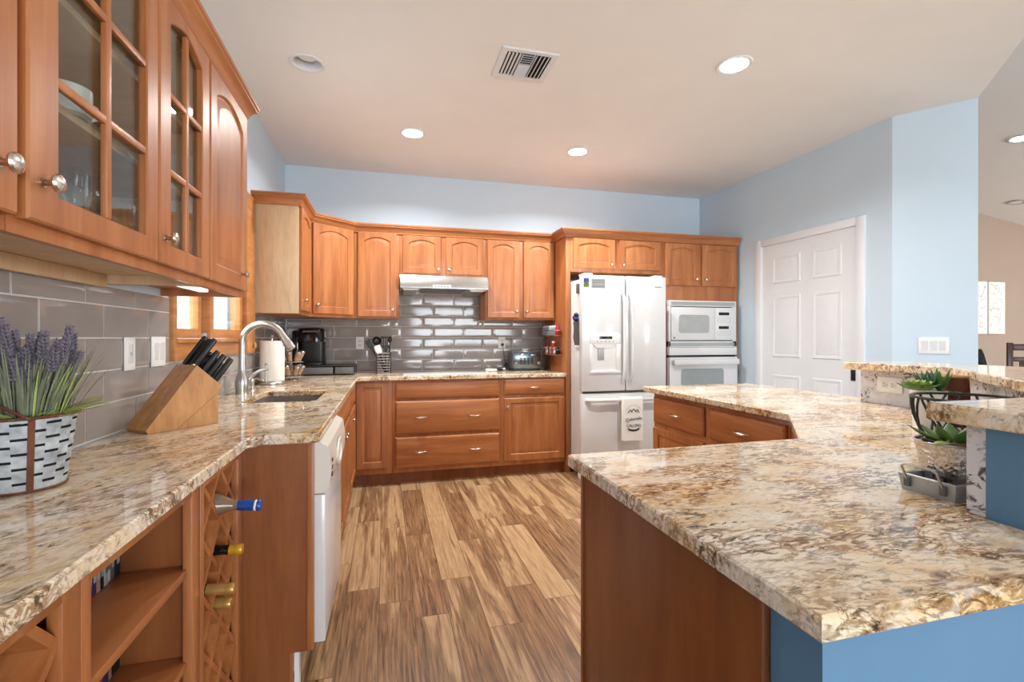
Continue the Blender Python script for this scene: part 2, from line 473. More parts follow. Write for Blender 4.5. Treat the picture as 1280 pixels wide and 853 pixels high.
# left wall with the opening of the sink window
WY0, WY1, WZ0, WZ1 = 2.36, 3.62, 1.21, 2.12
m = MB()
m.box(XL - 0.14, XL, -4.6, WY0, 0, 4.62); m.box(XL - 0.14, XL, WY1, YB + .12, 0, 4.62)
m.box(XL - 0.14, XL, WY0, WY1, 0, WZ0); m.box(XL - 0.14, XL, WY0, WY1, WZ1, 4.62)
struct('wall_left', m, 'wall_blue')
m = MB(); m.prism([(3.46, YB), (3.51, 2.66), (3.77, 2.30), (3.85, 2.36), (3.64, 2.70), (3.60, 5.9), (3.46, 5.9)], 0, 4.4)
struct('wall_right', m, 'wall_blue')
m = MB(); m.box(3.60, 13.1, 5.70, 5.9, 0, 4.4)
struct('wall_living_far', m, 'wall_tan')
# living room side wall and the wall behind the camera, with their glazed openings
m = MB()
m.box(12.95, 13.1, -4.6, -1.1, 0, 3.4); m.box(12.95, 13.1, 3.1, 5.7, 0, 3.4)
m.box(12.95, 13.1, -1.1, 3.1, 0, 0.45); m.box(12.95, 13.1, -1.1, 3.1, 2.55, 3.4)
struct('wall_living_side', m, 'wall_tan')
m = MB()
m.box(XL, 0.7, -4.65, -4.5, 0, 4.6); m.box(3.7, 6.65, -4.65, -4.5, 0, 4.6); m.box(7.75, 13.1, -4.65, -4.5, 0, 4.6)
m.box(0.7, 3.7, -4.65, -4.5, 2.2, 4.6); m.box(6.65, 7.75, -4.65, -4.5, 0, 0.6); m.box(6.65, 7.75, -4.65, -4.5, 2.0, 4.6)
struct('wall_rear', m, 'wall_tan')
m = MB()
for x in (0.7, 2.15, 2.2, 3.64): m.box(x, x + 0.06, -4.60, -4.54, 0, 2.2)
m.box(0.7, 3.7, -4.60, -4.54, 2.14, 2.2); m.box(0.7, 3.7, -4.60, -4.54, 0, 0.06)
struct('door_2', m, 'white_paint')
m = MB()
for x in (6.65, 7.69): m.box(x, x + 0.06, -4.60, -4.54, 0.6, 2.0)
m.box(6.65, 7.75, -4.60, -4.54, 1.94, 2.0); m.box(6.65, 7.75, -4.60, -4.54, 0.6, 0.66)
struct('window_2', m, 'white_paint')

# the sink window: oak casing, apron, a fixed light and a sliding sash
m = MB()
m.box(XL - .012, XL + .022, 2.345, 2.375, 1.138, 2.19, .003)
m.box(XL - .012, XL + .022, 3.46, 3.66, 1.138, 2.19, .003)
m.box(XL - .012, XL + .022, 2.375, 3.46, 2.10, 2.19, .003)
m.box(XL - .012, XL + .018, 2.375, 3.46, 1.138, 1.215, .003)
m.box(XL - .06, XL + .034, 2.36, 3.46, 1.215, 1.235, .004)
m.box(XL - .06, XL - .012, 2.36, 2.372, 1.235, 2.10); m.box(XL - .06, XL - .012, 3.402, 3.46, 1.235, 2.10)
win = struct('window_1', m, 'oak')
def sash(x, y0, y1, st, rail):
    k = MB()
    k.box(x - .02, x + .02, y0, y0 + st, 1.236, 2.10, .003); k.box(x - .02, x + .02, y1 - st, y1, 1.236, 2.10, .003)
    k.box(x - .02, x + .02, y0 + st, y1 - st, 1.236, 1.236 + rail, .003); k.box(x - .02, x + .02, y0 + st, y1 - st, 2.10 - rail, 2.10, .003)
    f = obj('sash', k, 'oak', win)
    obj('pane', MB().box(x - .003, x + .003, y0 + st, y1 - st, 1.236 + rail, 2.10 - rail), 'pane', f)
sash(XL - .038, 2.373, 2.78, .045, .045)
sash(XL - .012, 2.825, 3.401, .05, .05)
obj('mullion', MB().box(XL - .056, XL - .034, 2.781, 2.86, 1.236, 2.10, .004), 'white_paint', win)
obj('latch', MB().box(XL - .030, XL - .005, 2.775, 2.822, 1.237, 1.262, .004), 'grey_plastic', win)
obj('pull_cord', MB().tube([(XL + .03, 3.60, 1.95), (XL + .03, 3.60, 1.20)], .0022, 6).lathe([(.002, 0), (.009, .006), (.012, .02), (.008, .036), (.003, .042)], (XL + .034, 3.60, 1.165), seg=12), 'bamboo', win)
# patio column outside the sink window
one('patio_column', MB().prism([(-2.62, 5.9), (-2.40, 5.9), (-2.40, 6.12), (-2.62, 6.12)], 0, 3.2, .01).box(-2.66, -2.36, 5.86, 6.16, 0, .12, .01), 'grey_plastic',
    'grey column on the patio seen through the window over the sink', 'column')
struct('ground_outside', MB().box(-14, -1.04, -6, 14, -0.12, -0.02), 'grout')

# pantry door on the right wall
def on_wall(y):   # x of the right wall face at y
    return 3.46 + (YB - y) * 0.05 / (YB - 2.66)
a_w = math.atan2(2.66 - YB, 0.05)          # direction along the wall, towards the camera
TD = frame(on_wall(3.93), 3.93, 0, a_w)
LW = 1.08 / math.cos(math.atan(0.05 / 2.13))
m = MB(TD)
m.box(0.075, LW - .075, -.004, .03, 0.005, 2.10)
door = struct('door_1', m, 'white_paint')
dw, x0 = LW - .15, 0.075
for (px0, px1) in ((.12, .43), (.55, .82)):
    for (z0, z1) in ((1.735, 1.985), (1.06, 1.62), (0.22, 0.90)):
        k = MB(TD); a, b = x0 + px0 * dw / .94, x0 + px1 * dw / .94
        q = lambda i, y: [(a + i, y, z0 + i), (b - i, y, z0 + i), (b - i, y, z1 - i), (a + i, y, z1 - i)]
        k.loops([q(0, -.004), q(.006, -.010), q(.02, -.010), q(.03, -.005), q(.05, -.009)], False, True)
        obj('panel', k, 'white_paint', door)
k = MB(TD)
for (xa, xb, za, zb) in ((0, .068, 0, 2.165), (LW - .068, LW, 0, 2.165), (.068, LW - .068, 2.10, 2.165)):
    k.box(xa, xb, -.02, .01, za, zb, .005)
for (xa, xb, za, zb) in ((.055, .0745, 0, 2.105), (LW - .0745, LW - .055, 0, 2.105), (.0745, LW - .0745, 2.101, 2.115)):
    k.box(xa, xb, -.012, .02, za, zb, .002)
obj('casing', k, 'white_paint', door)
k = MB(TD).box(LW - .118, LW - .080, -.009, -.003, .905, .990, .002)
obj('latch_plate', k, 'black', door)
# baseboards
struct('baseboard_right', MB().prism([(3.448, YB - .7), (3.463, YB - .7), (3.48, 3.95), (3.465, 3.95)], 0, .09), 'white_paint')

# ---------------------------------------------------------------- tiled backsplash
def tiles(T, spans, row0, pitch, w, joint_even, joint_odd, zt):
    """bevelled tiles clipped to the given (x0, x1, z0, z1) rectangles"""
    k = MB(T)
    for (xa, xb, za, zb) in spans:
        r0 = int(math.floor((za - row0) / pitch)); r1 = int(math.ceil((zb - row0) / pitch))
        for r in range(r0, r1):
            z0, z1 = max(row0 + r * pitch, za), min(row0 + (r + 1) * pitch, zb)
            if z1 - z0 < .012: continue
            j = joint_odd if r % 2 else joint_even
            c = int(math.floor((xa - j) / w))
            while j + c * w < xb:
                a, b = max(j + c * w, xa), min(j + (c + 1) * w, xb); c += 1
                if b - a < .012: continue
                g = .0026
                def q(i, y): return [(a + g + i, y, z0 + g + i), (b - g - i, y, z0 + g + i), (b - g - i, y, z1 - g - i), (a + g + i, y, z1 - g - i)]
                e = min(.016, (z1 - z0) * .35, (b - a) * .35)
                k.loops([q(0, .002), q(0, -.0045), q(.0012, -.0058), q(e, -.0082), q(min(e * 1.5, (z1 - z0) * .42, (b - a) * .42), -.0084)], False, True)
    return k
PT = .1067; WT = .3045
TB = frame(0, YB, 0); TL = frame(XL, 0, 0, PI / 2)
SB = [(XL + .009, 1.598, .9145, 1.3448), (XL + .009, .115, 1.3448, 1.408), (0.115, 0.905, 1.3448, 1.80), (0.905, 1.598, 1.3448, 1.408)]
SLW = [(0.2, YB - .009, .9145, 1.1314), (0.2, 2.345, 1.1314, 1.408), (3.66, YB - .009, 1.1314, 1.408)]
def splash(T, spans, je, jo, label):
    g = MB(T)
    for (a, b, z0, z1) in spans: g.box(a, b, -.0035, -.0004, z0, z1)
    o = one('tile_backsplash', g, 'grout', label, 'backsplash')
    obj('tile', tiles(T, spans, .918, PT, WT, je, jo, 0), 'tile', o)['kind'] = 'stuff'
    return o
splash(TB, SB, .141 - .102, .141, 'grey subway tile backsplash on the back wall behind the cooktop')
splash(TL, SLW, 1.447, 1.545, 'grey subway tile backsplash on the left wall beside the sink window')

# ---------------------------------------------------------------- bar wall of the peninsula
m = MB()
m.prism([(.53, .488), (.53, .572), (1.045, .572), (1.045, .488)], 0, .879)
hi_in = [(1.045, .626), (1.53, .626), (2.37, 1.466), (2.37, 1.93)]
hi_out = [(2.51, 1.93), (2.51, 1.408), (1.59, .488), (1.045, .488)]
m.prism(hi_in + hi_out, 0, 1.079)
m.box(2.37, 2.48, 1.931, 2.87, 0, .879)
struct('wall_peninsula', m, 'wall_deep_blue')

# ================================================================ CABINETS
def outline(x0, x1, z0, z1, arch, n=14):
    """counter-clockwise (seen from the front) outline with an arched top; arch = rise of the curve"""
    p = [(x0, z0), (x1, z0)]
    zs = z1 - arch
    p.append((x1, zs))
    for i in range(1, n):
        t = i / n; x = x1 + (x0 - x1) * t
        p.append((x, zs + arch * math.sin(PI * t) ** 0.85 if arch else z1))
    p.append((x0, zs))
    return p
def outer_for(x0, x1, z0, z1, n=14):
    p = [(x0, z0), (x1, z0), (x1, z1)]
    for i in range(1, n): p.append((x1 + (x0 - x1) * i / n, z1))
    p.append((x0, z1)); return p
def L3(p, y): return [(x, y, z) for x, z in p]

KNOB = [(.0055, 0), (.0055, .012), (.0075, .016), (.0150, .018), (.0165, .022), (.0145, .026), (.008, .029), (.002, .030)]
def knob(T, x, z, parent, y=-.02):
    k = MB(T); k.lathe([(.0085, 0), (.0085, .002)] + KNOB, (x, y, z), (0, -1, 0), 18)
    return obj('knob', k, 'nickel', parent)
def pull(T, x, z, parent, y=-.02, half=.055):
    k = MB(T)
    n = 12; pts = []; rs = []
    for i in range(n + 1):
        t = -1 + 2 * i / n
        pts.append((x + t * half, y - .006 - .020 * (1 - t * t) ** .7 , z - .004 * (1 - t * t))); rs.append(.0028 + .0042 * (1 - t * t))
    k.tube(pts, rs, 10)
    for sx in (-.8, .8): k.lathe([(.0045, 0), (.0038, .014)], (x + sx * half, y, z), (0, -1, 0), 10)
    return obj('handle', k, 'nickel', parent)

def panel_door(T, x0, x1, z0, z1, parent, arch=.035, rail=.055, mat='wood_v', knob_at=None, name='door', t=.02):
    w = x1 - x0
    rl = min(rail, w * .27)
    inn = lambda i: outline(x0 + rl + i, x1 - rl - i, z0 + rl + i, z1 - rl * .72 - i, arch)
    out = lambda i: outer_for(x0 + i, x1 - i, z0 + i, z1 - i)
    k = MB(T)
    k.loops([L3(out(0), -.0005), L3(out(0), -t + .004), L3(out(.0035), -t), L3(inn(-.004), -t), L3(inn(0), -t + .003), L3(inn(.003), -t + .009),
             L3(inn(.010), -t + .009), L3(inn(.030), -t + .002), L3(inn(.034), -t + .002)])
    d = obj(name, k, mat, parent, sharp=24)
    if knob_at: knob(T, knob_at[0], knob_at[1], d)
    return d
def glass_door(T, x0, x1, z0, z1, gx0, gx1, gz0, gz1, parent, arch, mun_z, knob_at, t=.02):
    inn = lambda i: outline(gx0 + i, gx1 - i, gz0 + i, gz1 - i, arch)
    out = lambda i: outer_for(x0 + i, x1 - i, z0 + i, z1 - i)
    k = MB(T)
    k.loops([L3(out(0), -.0005), L3(out(0), -t + .004), L3(out(.0035), -t), L3(inn(-.003), -t), L3(inn(0), -t + .003), L3(inn(0), -.0005), L3(out(0), -.0005)], False, False)
    d = obj('door', k, 'wood_v', parent, sharp=24)
    mb = MB(T); cx = (gx0 + gx1) / 2
    mb.box(cx - .010, cx + .010, -t + .001, -.006, gz0, gz1 - .004, .003)
    for z in mun_z: mb.box(gx0, gx1, -t + .002, -.0065, z - .009, z + .009, .003)
    obj('muntin', mb, 'wood_v', d)
    g = MB(T); g.loops([L3(inn(-.002), -.005), L3(inn(-.002), -.002)])
    obj('glass_pane', g, 'pane', d)
    knob(T, knob_at[0], knob_at[1], d)
    return d
def drawer(T, x0, x1, z0, z1, parent, pulls=(), t=.02, mat='wood_h', name='drawer_front', half=.055):
    q = lambda i: [(x0 + i, z0 + i), (x1 - i, z0 + i), (x1 - i, z1 - i), (x0 + i, z1 - i)]
    k = MB(T)
    k.loops([L3(q(0), -.0005), L3(q(0), -t + .008), L3(q(.003), -t + .005), L3(q(.011), -t + .001), L3(q(.014), -t)])
    d = obj(name, k, mat, parent, sharp=24)
    for p in pulls: pull(T, p[0], p[1], d, -t, half)
    return d
CAB = 'cabinet'
ZU0, ZU1 = 1.41, 2.20
DZ0, DZ1 = 1.436, 2.172

# ---- wall cabinets on the left wall (facing +x): local x = world y
LU = -0.59; AN = PI / 2
TLU = frame(LU, 0, 0, AN)
DEP = LU - XL - .001
def left_unit(y0, y1, label):
    return thing('wall_cabinet', (LU - .15, (y0 + y1) / 2, ZU0), label, CAB, 'wall cabinets')
def solid_left(u, a, b):
    obj('body', MB(TLU).box(a, b, 0, DEP, ZU0 + .028, ZU1, .001), 'wood_v', u)
    k = MB(TLU).box(a, b, 0, .018, ZU0, ZU0 + .0275, .001)
    k.box(b - .016, b, .0185, DEP, ZU0, ZU0 + .0275).box(a, a + .016, .0185, DEP, ZU0, ZU0 + .0275)
    obj('bottom_lip', k, 'wood_v', u)
u = left_unit(.45, .955, 'maple wall cabinet cut off by the left picture edge, beside the wide glass door')
solid_left(u, .45, .953)
panel_door(TLU, .49, .950, DZ0, DZ1, u, .045, .055, knob_at=(.908, 1.507))
u = left_unit(.955, 1.825, 'maple wall cabinet with two glass doors divided by muntins')
k = MB(TLU)
for (a, b) in ((.955, .973), (1.807, 1.823)): k.box(a, b, .018, DEP, ZU0, ZU1)
k.box(.973, 1.807, .018, DEP - .006, ZU0 + .028, ZU0 + .034); k.box(.973, 1.807, .018, DEP, ZU1 - .018, ZU1)
k.box(.973, 1.807, DEP - .006, DEP, ZU0, ZU1 - .018)
obj('body', k, 'wood_pale', u)
k = MB(TLU)
for (a, b) in ((.955, 1.0), (1.425, 1.475), (1.785, 1.823)): k.box(a, b, 0, .018, ZU0, ZU1)
for (a, b) in ((1.0, 1.425), (1.475, 1.785)):
    k.box(a, b, 0, .018, ZU0, ZU0 + .045); k.box(a, b, 0, .018, ZU1 - .06, ZU1)
obj('face_frame', k, 'wood_v', u)
for z in (1.695, 1.915):
    obj('shelf', MB(TLU).box(.974, 1.806, .035, DEP - .008, z - .010, z + .008, .002), 'wood_pale', u)
glass_door(TLU, .972, 1.443, DZ0, DZ1, 1.050, 1.382, 1.492, 2.13, u, .045, (1.70, 1.915), (1.008, 1.506))
glass_door(TLU, 1.453, 1.818, DZ0, DZ1, 1.520, 1.755, 1.492, 2.135, u, .036, (1.695, 1.908), (1.488, 1.506))
u = left_unit(1.825, 2.285, 'maple wall cabinet with arched solid door beside the sink window')
solid_left(u, 1.8255, 2.285)
panel_door(TLU, 1.832, 2.272, DZ0, DZ1, u, .045, .062, knob_at=(2.185, 1.497))
one('cabinet_light', MB(TLU).box(1.98, 2.22, .11, .145, 1.424, 1.4375, .003), 'lamp_dim', 'slim white light bar under the cabinet beside the sink window', 'light')
def rail_strip(a, b, d, label):
    one('hanging_rail', MB(TLU).box(a, b, d, d + .020, 1.398, 1.4375, .002), 'wood_pale', label, 'rail')
rail_strip(.55, .94, .20, 'wooden hanging rail under the leftmost wall cabinet above the lavender')
rail_strip(.98, 1.80, .262, 'wooden hanging rail under the glass-door cabinet along the tiles')

# ---- corner cabinets and back wall uppers
BU = 4.46
u = thing('wall_cabinet', (-.73, 3.95, ZU0), 'maple wall cabinet with pale plain side beside the sink window, narrow door', CAB, 'wall cabinets')
TS = frame(-.595, 0, 0, AN)
obj('body', MB().box(XL + .001, -.595, 3.687, 4.17, ZU0, ZU1, .001), 'wood_v', u)
obj('side_panel', MB().box(XL + .001, -.595, 3.68, 3.6865, ZU0, ZU1, .001), 'wood_pale', u)
panel_door(TS, 3.70, 4.145, DZ0, DZ1, u, .035, .055, knob_at=(3.76, 1.505))
u = thing('wall_cabinet', (-.62, 4.55, ZU0), 'diagonal maple corner wall cabinet above the coffee maker', CAB, 'wall cabinets')
ca, cb = Vector((-.595, 4.171)), Vector((-.268, 4.46))
obj('body', MB().prism([(XL + .001, 4.171), (ca.x, ca.y), (cb.x, cb.y), (cb.x, YB - .001), (XL + .001, YB - .001)], ZU0, ZU1), 'wood_v', u)
dl = (cb - ca).length; TD2 = frame(ca.x, ca.y, 0, math.atan2(cb.y - ca.y, cb.x - ca.x))
panel_door(TD2, .022, dl - .022, DZ0, DZ1, u, .04, .06, knob_at=(.055, 1.505))
TBU = frame(0, BU, 0, 0)
def back_unit(x0, x1, z0, label, y=BU, z1=ZU1):
    u = thing('wall_cabinet', ((x0 + x1) / 2, (y + YB) / 2, z0), label, CAB, 'wall cabinets')
    obj('body', MB().box(x0 + .0005, x1 - .0005, y, YB - .001, z0, z1, .001), 'wood_v', u)
    return u
u = back_unit(-.267, .115, ZU0, 'single-door maple wall cabinet left of the range hood')
panel_door(TBU, -.240, .092, DZ0 - .01, DZ1 - .005, u, .035, .055, knob_at=(.058, 1.488))
u = back_unit(.115, .905, 1.79, 'short two-door maple wall cabinet above the range hood')
panel_door(TBU, .146, .488, 1.822, DZ1 - .01, u, .032, .055, knob_at=(.462, 1.86))
panel_door(TBU, .536, .880, 1.822, DZ1 - .01, u, .032, .055, knob_at=(.562, 1.86))
u = back_unit(.905, 1.599, ZU0, 'two-door maple wall cabinet right of the range hood')
panel_door(TBU, .923, 1.234, DZ0 - .008, DZ1 - .012, u, .032, .055, knob_at=(1.206, 1.488))
panel_door(TBU, 1.276, 1.580, DZ0 - .008, DZ1 - .012, u, .032, .055, knob_at=(1.304, 1.488))

# ---- tall run: refrigerator panel, cabinet over it, oven tower
TF = 4.17; TT = frame(0, TF, 0, 0)
one('refrigerator_side_panel', MB().box(1.60, 1.645, TF, YB - .001, 0, ZU1, .0015), 'wood_v', 'tall maple end panel between the counter and the white refrigerator', 'panel')
u = thing('wall_cabinet', (2.12, 4.45, 1.85), 'two-door maple cabinet above the white refrigerator', CAB, 'wall cabinets')
obj('body', MB().box(1.6455, 2.599, TF, YB - .001, 1.85, ZU1, .001), 'wood_v', u)
panel_door(TT, 1.668, 2.088, 1.884, 2.160, u, .03, .055, knob_at=(2.052, 1.925))
panel_door(TT, 2.136, 2.566, 1.884, 2.160, u, .03, .055, knob_at=(2.172, 1.925))
u = thing('oven_tower_cabinet', (3.03, 4.45, 0), 'tall maple cabinet tower holding the white microwave and oven', CAB)
k = MB(); k.box(2.60, 2.64, TF, YB - .001, 0, ZU1, .001); k.box(3.412, 3.452, TF, YB - .7 + .1, 0, ZU1, .001)
k.box(2.64, 3.412, TF, YB - .001, 1.603, ZU1, .001); k.box(2.64, 3.412, TF, YB - .02, 0, .44, .001); k.box(2.64, 3.412, YB - .02, YB - .001, .44, 1.603)
obj('body', k, 'wood_v', u)
panel_door(TT, 2.626, 3.000, 1.748, 2.160, u, .034, .055, knob_at=(2.962, 1.815))
panel_door(TT, 3.032, 3.436, 1.748, 2.160, u, .034, .055, knob_at=(3.07, 1.815))

# ---- crown moulding, mitred round the corners
CRP = [(0.0, 2.168), (.012, 2.168), (.012, 2.176), (.018, 2.184), (.022, 2.196), (.034, 2.212), (.046, 2.220), (.046, 2.228), (.052, 2.232), (.052, 2.245), (0.0, 2.245)]
def crown(path, label):
    n = len(path); k = MB(); ls = []
    for i in range(n):
        p = Vector(path[i])
        def nrm(a, b):
            d = (Vector(b) - Vector(a)).normalized(); return Vector((d.y, -d.x))
        if i == 0: mv = nrm(path[0], path[1])
        elif i == n - 1: mv = nrm(path[-2], path[-1])
        else:
            a, b = nrm(path[i - 1], path[i]), nrm(path[i], path[i + 1]); mv = (a + b) / (1 + a.dot(b))
        ls.append([(p.x + mv.x * (o + .001), p.y + mv.y * (o + .001), z) for o, z in CRP])
    k.loops(ls)
    return one('crown_moulding', k, 'wood_h', label, 'moulding')
crown([(-.59, .45), (-.59, 2.285), (XL + .002, 2.285)], 'stepped maple crown moulding along the top of the glass-door cabinets')
crown([(XL + .002, 3.68), (-.595, 3.68), (-.595, 4.171), (-.268, 4.46), (1.600, 4.46), (1.600, 4.17), (3.455, 4.17)], 'stepped maple crown moulding along the back wall cabinets')

# ---- base cabinets of the back run
BF = 4.18; TBB = frame(0, BF, 0, 0)
def base_unit(x0, x1, label):
    u = thing('base_cabinet', ((x0 + x1) / 2, 4.48, 0), label, CAB, 'base cabinets')
    obj('body', MB().box(x0 + .0005, x1 - .0005, BF, YB - .001, .10, .879, .001), 'wood_v', u)
    obj('toe_kick', MB().box(x0 + .0005, x1 - .0005, BF + .055, BF + .075, 0, .0995), 'wood_dark', u)
    return u
u = base_unit(-.255, .050, 'narrow single-door maple base cabinet in the inner corner')
panel_door(TBB, -.236, .018, .150, .862, u, 0, .055)
u = base_unit(.050, .992, 'wide maple drawer cabinet under the cooktop')
drawer(TBB, .078, .972, .720, .862, u, name='drawer_front')
drawer(TBB, .078, .972, .425, .702, u, ((.288, .565), (.756, .565)))
drawer(TBB, .078, .972, .140, .398, u, ((.288, .273), (.756, .273)))
u = base_unit(.992, 1.599, 'maple base cabinet with one drawer over one door beside the refrigerator')
drawer(TBB, 1.016, 1.586, .728, .866, u, ((1.292, .795),))
panel_door(TBB, 1.016, 1.586, .140, .698, u, 0, .062, knob_at=(1.047, .622))

# ---- sink run on the left wall (faces +x)
SF = -.255; TSF = frame(SF, 0, 0, AN)
u = thing('sink_base_cabinet', (-.57, 3.3, 0), 'maple sink base cabinet between dishwasher and inner corner', CAB)
k = MB()
k.box(XL + .012, SF, 2.425, 2.443, .10, .879); k.box(XL + .012, SF - .004, 4.16, 4.179, .10, .879)
k.box(XL + .012, SF - .02, 2.443, 4.16, .10, .118)
k.box(SF - .02, SF, 2.443, 4.179, .10, .13); k.box(SF - .02, SF, 2.443, 4.179, .70, .879)
for y in (2.443, 2.925, 3.43, 4.06): k.box(SF - .02, SF, y, y + .05, .13, .70)
obj('body', k, 'wood_v', u)
obj('toe_kick', MB().box(SF - .075, SF - .055, 2.425, 4.2, 0, .0995), 'wood_dark', u)
drawer(TSF, 2.46, 3.44, .730, .862, u, name='false_front')
panel_door(TSF, 2.46, 2.935, .14, .705, u, 0, .06, knob_at=(2.90, .665))
panel_door(TSF, 2.965, 3.44, .14, .705, u, 0, .06, knob_at=(3.0, .665))
drawer(TSF, 3.48, 4.08, .730, .862, u, name='drawer_front')
panel_door(TSF, 3.48, 4.08, .14, .705, u, 0, .06, knob_at=(3.52, .665))
u = thing('end_panel', (-.55, 1.783, 0), 'plain maple end panel between the wine rack and the dishwasher', 'panel')
k = MB()
k.box(XL + .012, -.262, 1.779, 1.795, .165, .879); k.box(XL + .012, -.318, 1.779, 1.795, 0, .165)
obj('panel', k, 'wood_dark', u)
obj('edge_strip', MB().box(-.2615, -.240, 1.779, 1.800, .165, .879, .001), 'wood_v', u)
obj('toe_strip', MB().box(-.3175, -.308, 1.781, 1.800, 0, .1645), 'wood_v', u)

# ---- open cabinets of the near left run (face at x = -.46)
LF = -.46; XB = XL + .012; ZT = .8795
def open_unit(y0, y1, label, name):
    return thing(name, ((LF + XB) / 2, (y0 + y1) / 2, 0), label, CAB)
def lattice(parent, y0, y1, z_ref, pitch, z0=.10, z1=.852):
    t = .015; n = 0
    for sgn in (1, -1):
        k0 = int(-6)
        for q in range(-8, 12):
            # board centre line: z = zc + sgn * (y - y0) * slope
            slope = (2 * pitch) / (y1 - y0)
            zc = z_ref + q * pitch if sgn < 0 else z_ref + q * pitch
            f = lambda y: zc + sgn * (y - y0) * slope
            ya, yb = y0, y1
            def clamp(y):
                z = f(y); z = min(max(z, z0), z1); return y0 + (z - zc) / (sgn * slope), z
            a, b = clamp(ya), clamp(yb)
            if b[0] - a[0] < .03: continue
            tz = t / math.cos(math.atan(slope)) / 2
            sh = .0 if sgn > 0 else .0
            k = MB()
            xa, xb = (LF - .006, XB + .03)
            if sgn < 0: xa -= .002
            k.loops([[(xa, a[0], a[1] - tz), (xa, a[0], a[1] + tz), (xb, a[0], a[1] + tz), (xb, a[0], a[1] - tz)],
                     [(xa, b[0], b[1] - tz), (xa, b[0], b[1] + tz), (xb, b[0], b[1] + tz), (xb, b[0], b[1] - tz)]])
            obj('lattice_board', k, 'wood_v', parent)
def carcass(u, y0, y1, sl, sr, back=True, top=.018):
    k = MB()
    k.box(XB, LF - .001, y0, y0 + .016, 0.0, ZT); k.box(XB, LF - .001, y1 - .016, y1, 0.0, ZT)
    k.box(XB, LF - .02, y0 + .016, y1 - .016, .082, .10); k.box(XB, XB + .008, y0 + .016, y1 - .016, .10, ZT)
    k.box(XB + .008, LF - .02, y0 + .016, y1 - .016, ZT - .012, ZT)
    obj('body', k, 'wood_dark', u)
    k = MB()
    k.box(LF - .02, LF, y0 + .0165 if sl > .03 else y0, y0 + sl, 0.10, ZT, .001); k.box(LF - .02, LF, y1 - sr, y1, 0.10, ZT, .001)
    k.box(LF - .02, LF, y0 + sl, y1 - sr, ZT - .032, ZT, .001); k.box(LF - .02, LF, y0 + sl, y1 - sr, .10, .13, .001)
    obj('face_frame', k, 'wood_v', u)
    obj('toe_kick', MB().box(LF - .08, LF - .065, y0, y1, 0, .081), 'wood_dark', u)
u = open_unit(1.385, 1.776, 'tall narrow maple wine rack holding four bottles beside the end panel', 'wine_rack_cabinet')
carcass(u, 1.385, 1.776, .042, .052)
lattice(u, 1.428, 1.723, .563, .149)
u = open_unit(.90, 1.384, 'open maple bookshelf cabinet between the two wine racks', 'bookshelf_cabinet')
carcass(u, .90, 1.384, .026, .040)
for z in (.672, .446):
    obj('shelf', MB().box(XB + .009, LF - .012, .9165, 1.3675, z - .020, z, .002), 'wood_h', u)
u = open_unit(.42, .899, 'maple wine rack cabinet at the lower left picture edge', 'wine_rack_cabinet')
carcass(u, .42, .899, .05, .045)
lattice(u, .47, .853, .60, .19)

# ---- peninsula cabinets
u = thing('peninsula_cabinet', (.95, .92, 0), 'maple peninsula end cabinet with plain side panel facing the aisle', CAB)
obj('body', MB().prism([(.540, .658), (1.515, .658), (1.515, 1.20), (.540, 1.20)], .10, .879), 'wood_v', u)
obj('toe_kick', MB().box(.56, 1.28, .70, 1.14, 0, .0995), 'wood_dark', u)
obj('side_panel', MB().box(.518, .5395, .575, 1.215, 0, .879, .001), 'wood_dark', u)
obj('edge_strip', MB().box(.514, .530, 1.2155, 1.228, 0, .879, .001), 'wood_v', u)
u = thing('peninsula_cabinet', (1.85, 1.35, 0), 'diagonal maple corner cabinet inside the peninsula bend', CAB)
obj('body', MB().prism([(1.516, .658), (2.33, 1.476), (2.33, 1.739), (1.72, 1.739), (1.516, 1.53)], .10, .879), 'wood_v', u)
obj('toe_kick', MB().prism([(1.55, .75), (2.2, 1.42), (2.2, 1.70), (1.78, 1.70), (1.55, 1.46)], 0, .0995), 'wood_dark', u)
PF = 1.715; TP = frame(PF, 0, 0, -PI / 2)       # local x = -world y
def pen_unit(y0, y1, label):
    u = thing('peninsula_cabinet', (2.0, (y0 + y1) / 2, 0), label, CAB)
    obj('body', MB().box(PF, 2.335, y0 + .0005, y1 - .0005, .10, .879, .001), 'wood_v', u)
    obj('toe_kick', MB().box(PF + .06, 2.3, y0 + .0005, y1 - .0005, 0, .0995), 'wood_dark', u)
    return u
u = pen_unit(1.74, 2.293, 'maple peninsula cabinet with wide drawer, nearer the camera')
drawer(TP, -2.268, -1.752, .690, .852, u, ((-2.01, .770),))
panel_door(TP, -2.268, -1.752, .14, .655, u, 0, .06)
u = pen_unit(2.293, 2.85, 'maple peninsula cabinet with drawer, nearer the refrigerator')
drawer(TP, -2.834, -2.318, .690, .852, u, ((-2.57, .770),))
panel_door(TP, -2.834, -2.318, .14, .655, u, 0, .06)

# ================================================================ WORKTOPS
SZ0, SZ1 = .880, .914
